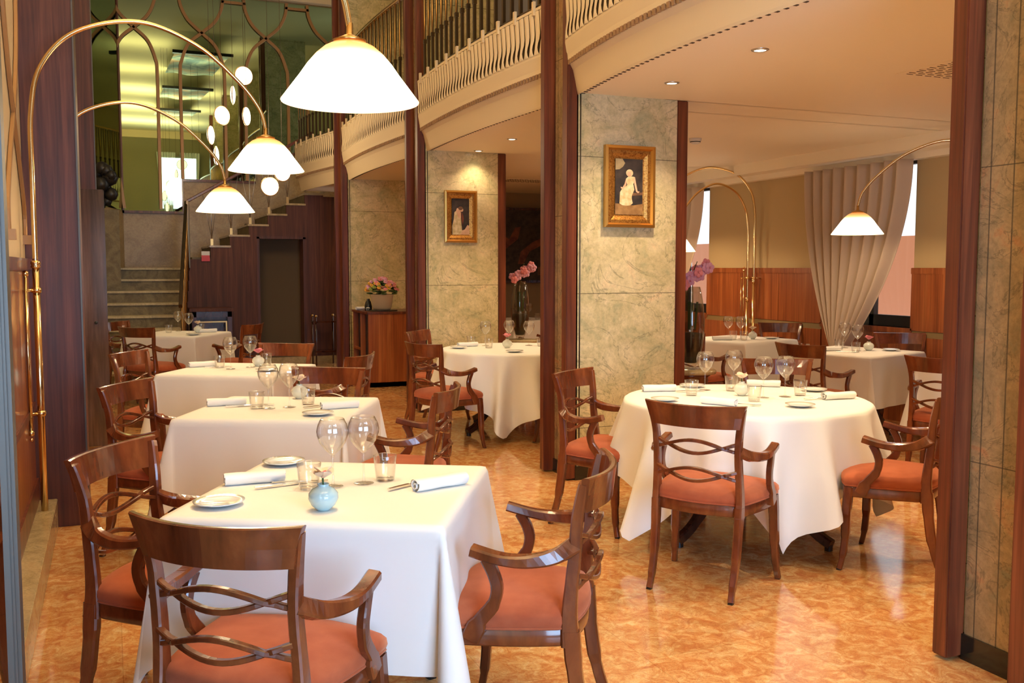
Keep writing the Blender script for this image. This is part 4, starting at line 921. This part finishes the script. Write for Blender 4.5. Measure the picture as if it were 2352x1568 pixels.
for mt, nme, k in (('pink_petal', 'pink_blossoms', 26), ('mauve_petal', 'mauve_blossoms', 24), ('yellow_petal', 'yellow_blossoms', 22), ('green_petal', 'green_blossoms', 12)):
    for i in range(k):
        b = MB(); a = random.random() * 2 * pi; e = random.random() * (1.35 if mt != 'yellow_petal' else .6) + (.8 if mt == 'yellow_petal' else 0)
        r = .20; c = V((r * cos(a) * sin(e), r * sin(a) * sin(e), .04 + .20 * cos(e)))
        for j in range(6):
            aa = 2 * pi * j / 6; b.ball((c.x + .017 * cos(aa), c.y + .017 * sin(aa), c.z + .012 * sin(aa)), .015, 6, (1, 1, .6))
        b.ball(tuple(c * 1.03), .008, 6); b.build(nme[:-1], mt, bouq)
for i, (x, y, rz) in enumerate(((3.05, 12.38, 20), (3.05, 12.1, 75))):
    put('n', make_napkin, x, y, R(rz), ('folded white cloth lying at the back of the sideboard', 'folded white cloth lying at the front of the sideboard')[i], .951)
o = MB().lathe([(0, 0), (.045, 0), (.05, .05), (.035, .11), (.02, .13), (.022, .15), (0, .15)], 16).build('black_bottle', 'black', loc=(3.08, 12.2, .951)); tag(o, 'small round black jar behind the flower pot on the sideboard', 'jar')
# tall glass vases with orchids on low marble-topped pedestals
def tallvase(x, y, z, lbv, lbo, lbp):
    p = thing('vase_pedestal', lbp, 'pedestal', (x, y, 0))
    MB().lathe([(0, z - .03), (.20, z - .03), (.205, z - .02), (.205, z - .006), (.20, z), (0, z)], 36).build('marble_top', 'kerb_marble', p)
    MB().lathe([(0, 0), (.17, 0), (.17, .05), (.14, .07), (.14, z - .06), (.18, z - .03), (0, z - .03)], 28).build('drum', 'mahogany', p)
    v = thing('tall_vase', lbv, 'vase', (x, y, z))
    pr = [(0, .0), (.045, .0), (.05, .01), (.042, .025), (.062, .06), (.092, .17), (.107, .30), (.108, .40), (.10, .50), (.082, .60), (.068, .66)]
    MB().lathe(pr + [(r - .004, q) for r, q in pr[::-1][:-5]] + [(.04, .05), (0, .05)], 32).build('glass_body', 'vase_glass', v)
    b = MB().lathe([(0, .055), (.05, .055), (.082, .16), (.094, .24), (.088, .29), (0, .30)], 24); b.build('moss_filling', 'moss', v)
    o = thing('orchid', lbo, 'flowers', (x, y, z))
    stems = [[(.0, 0, .3), (.02, .01, .55), (.01, .0, .75), (.05, .0, .86)], [(-.02, .01, .3), (-.03, 0, .55), (-.02, .0, .70), (.0, 0, .78)]]
    for s_ in stems: MB().tube(spline(s_, 5), .0035, 6).build('stem', 'leaf', o)
    b = MB()
    for i in range(5):
        a = i * 1.3; b.grid(lambda u, w_: (.03 * (w_ - .5) * cos(a + 1.57) + (.05 + .03 * u) * cos(a) * .7, .03 * (w_ - .5) * sin(a + 1.57) + (.05 + .03 * u) * sin(a) * .7, .32 + .22 * u), 6, 3)
    b.build('leaves', 'leaf', o)
    random.seed(int(x * 10))
    for i in range(15):
        u = i / 14; c = V((-.10 + .26 * u + random.uniform(-.02, .02), random.uniform(-.05, .05), .69 + .15 * u + random.uniform(-.035, .035)))
        b = MB()
        for j in range(5):
            a = 2 * pi * j / 5 + i; b.ball((c.x + .024 * cos(a), c.y - .01, c.z + .024 * sin(a)), .021, 8, (1, .35, 1))
        b.build('blossom', 'pink_petal' if i % 3 == 0 else 'mauve_petal', o)
        MB().ball((c.x, c.y - .018, c.z), .008, 6).build('lip', 'pink_petal', o)
tallvase(4.27, 6.50, .69, 'tall clear glass vase filled with moss beside the nearer picture pillar', 'mauve orchid rising from the tall vase by the nearer pillar', 'low round pedestal under the tall vase by the nearer pillar')
tallvase(4.27, 9.97, .69, 'tall clear glass vase filled with moss beyond the farther picture pillar', 'pink orchid rising from the tall vase by the farther pillar', 'low round pedestal under the tall vase by the farther pillar')
# dark console and trolley under the stairs
t = thing('console_cabinet', 'dark lacquered console against the stair wall behind the far table', 'cabinet', (1.36, 14.85, 0), 0)
MB().box(-.32, .30, -.25, .25, .86, .91).build('top_board', 'rosewood_matt', t, bevel=.006); b = MB(); b.box(-.28, -.22, -.2, .2, 0, .86); b.box(.22, .28, -.2, .2, 0, .86); b.box(-.28, .28, -.2, -.17, .78, .86); b.box(-.28, .28, .0, .2, .0, .80); b.build('carcass', 'mahogany_dark', t)
b = MB(); b.box(-.21, .21, -.205, -.19, .70, .72); b.box(.19, .21, -.205, -.19, .3, .7); b.build('gilt_line', 'old_brass', t)
t = thing('serving_trolley', 'small dark trolley with brass knobs beside the doorway', 'trolley', (3.05, 14.85, 0), 0)
for s in (-1, 1):
    for q in (-1, 1): l = MB().tube([(s * .16, q * .14, 0), (s * .16, q * .14, .74)], .012, 8).build('post', 'mahogany_dark', t); MB().ball((s * .16, q * .14, .76), .022, 8).build('knob', 'old_brass', l)
for z in (.2, .66): MB().box(-.18, .18, -.16, .16, z, z + .025).build('shelf', 'mahogany_dark', t)
t = thing('sculpture', 'dark shaggy sculpture standing high beside the mirror at the stair landing', 'sculpture', (-.06, 15.0, 2.32))
random.seed(3); b = MB()
for i in range(16): b.ball((random.uniform(-.1, .14), random.uniform(-.1, .1), .1 + i * .033), random.uniform(.07, .12), 7)
b.build('figure', 'black', t); MB().box(-.2, .2, -.2, .2, -2.32, .0).build('pedestal', 'stair_marble', t)
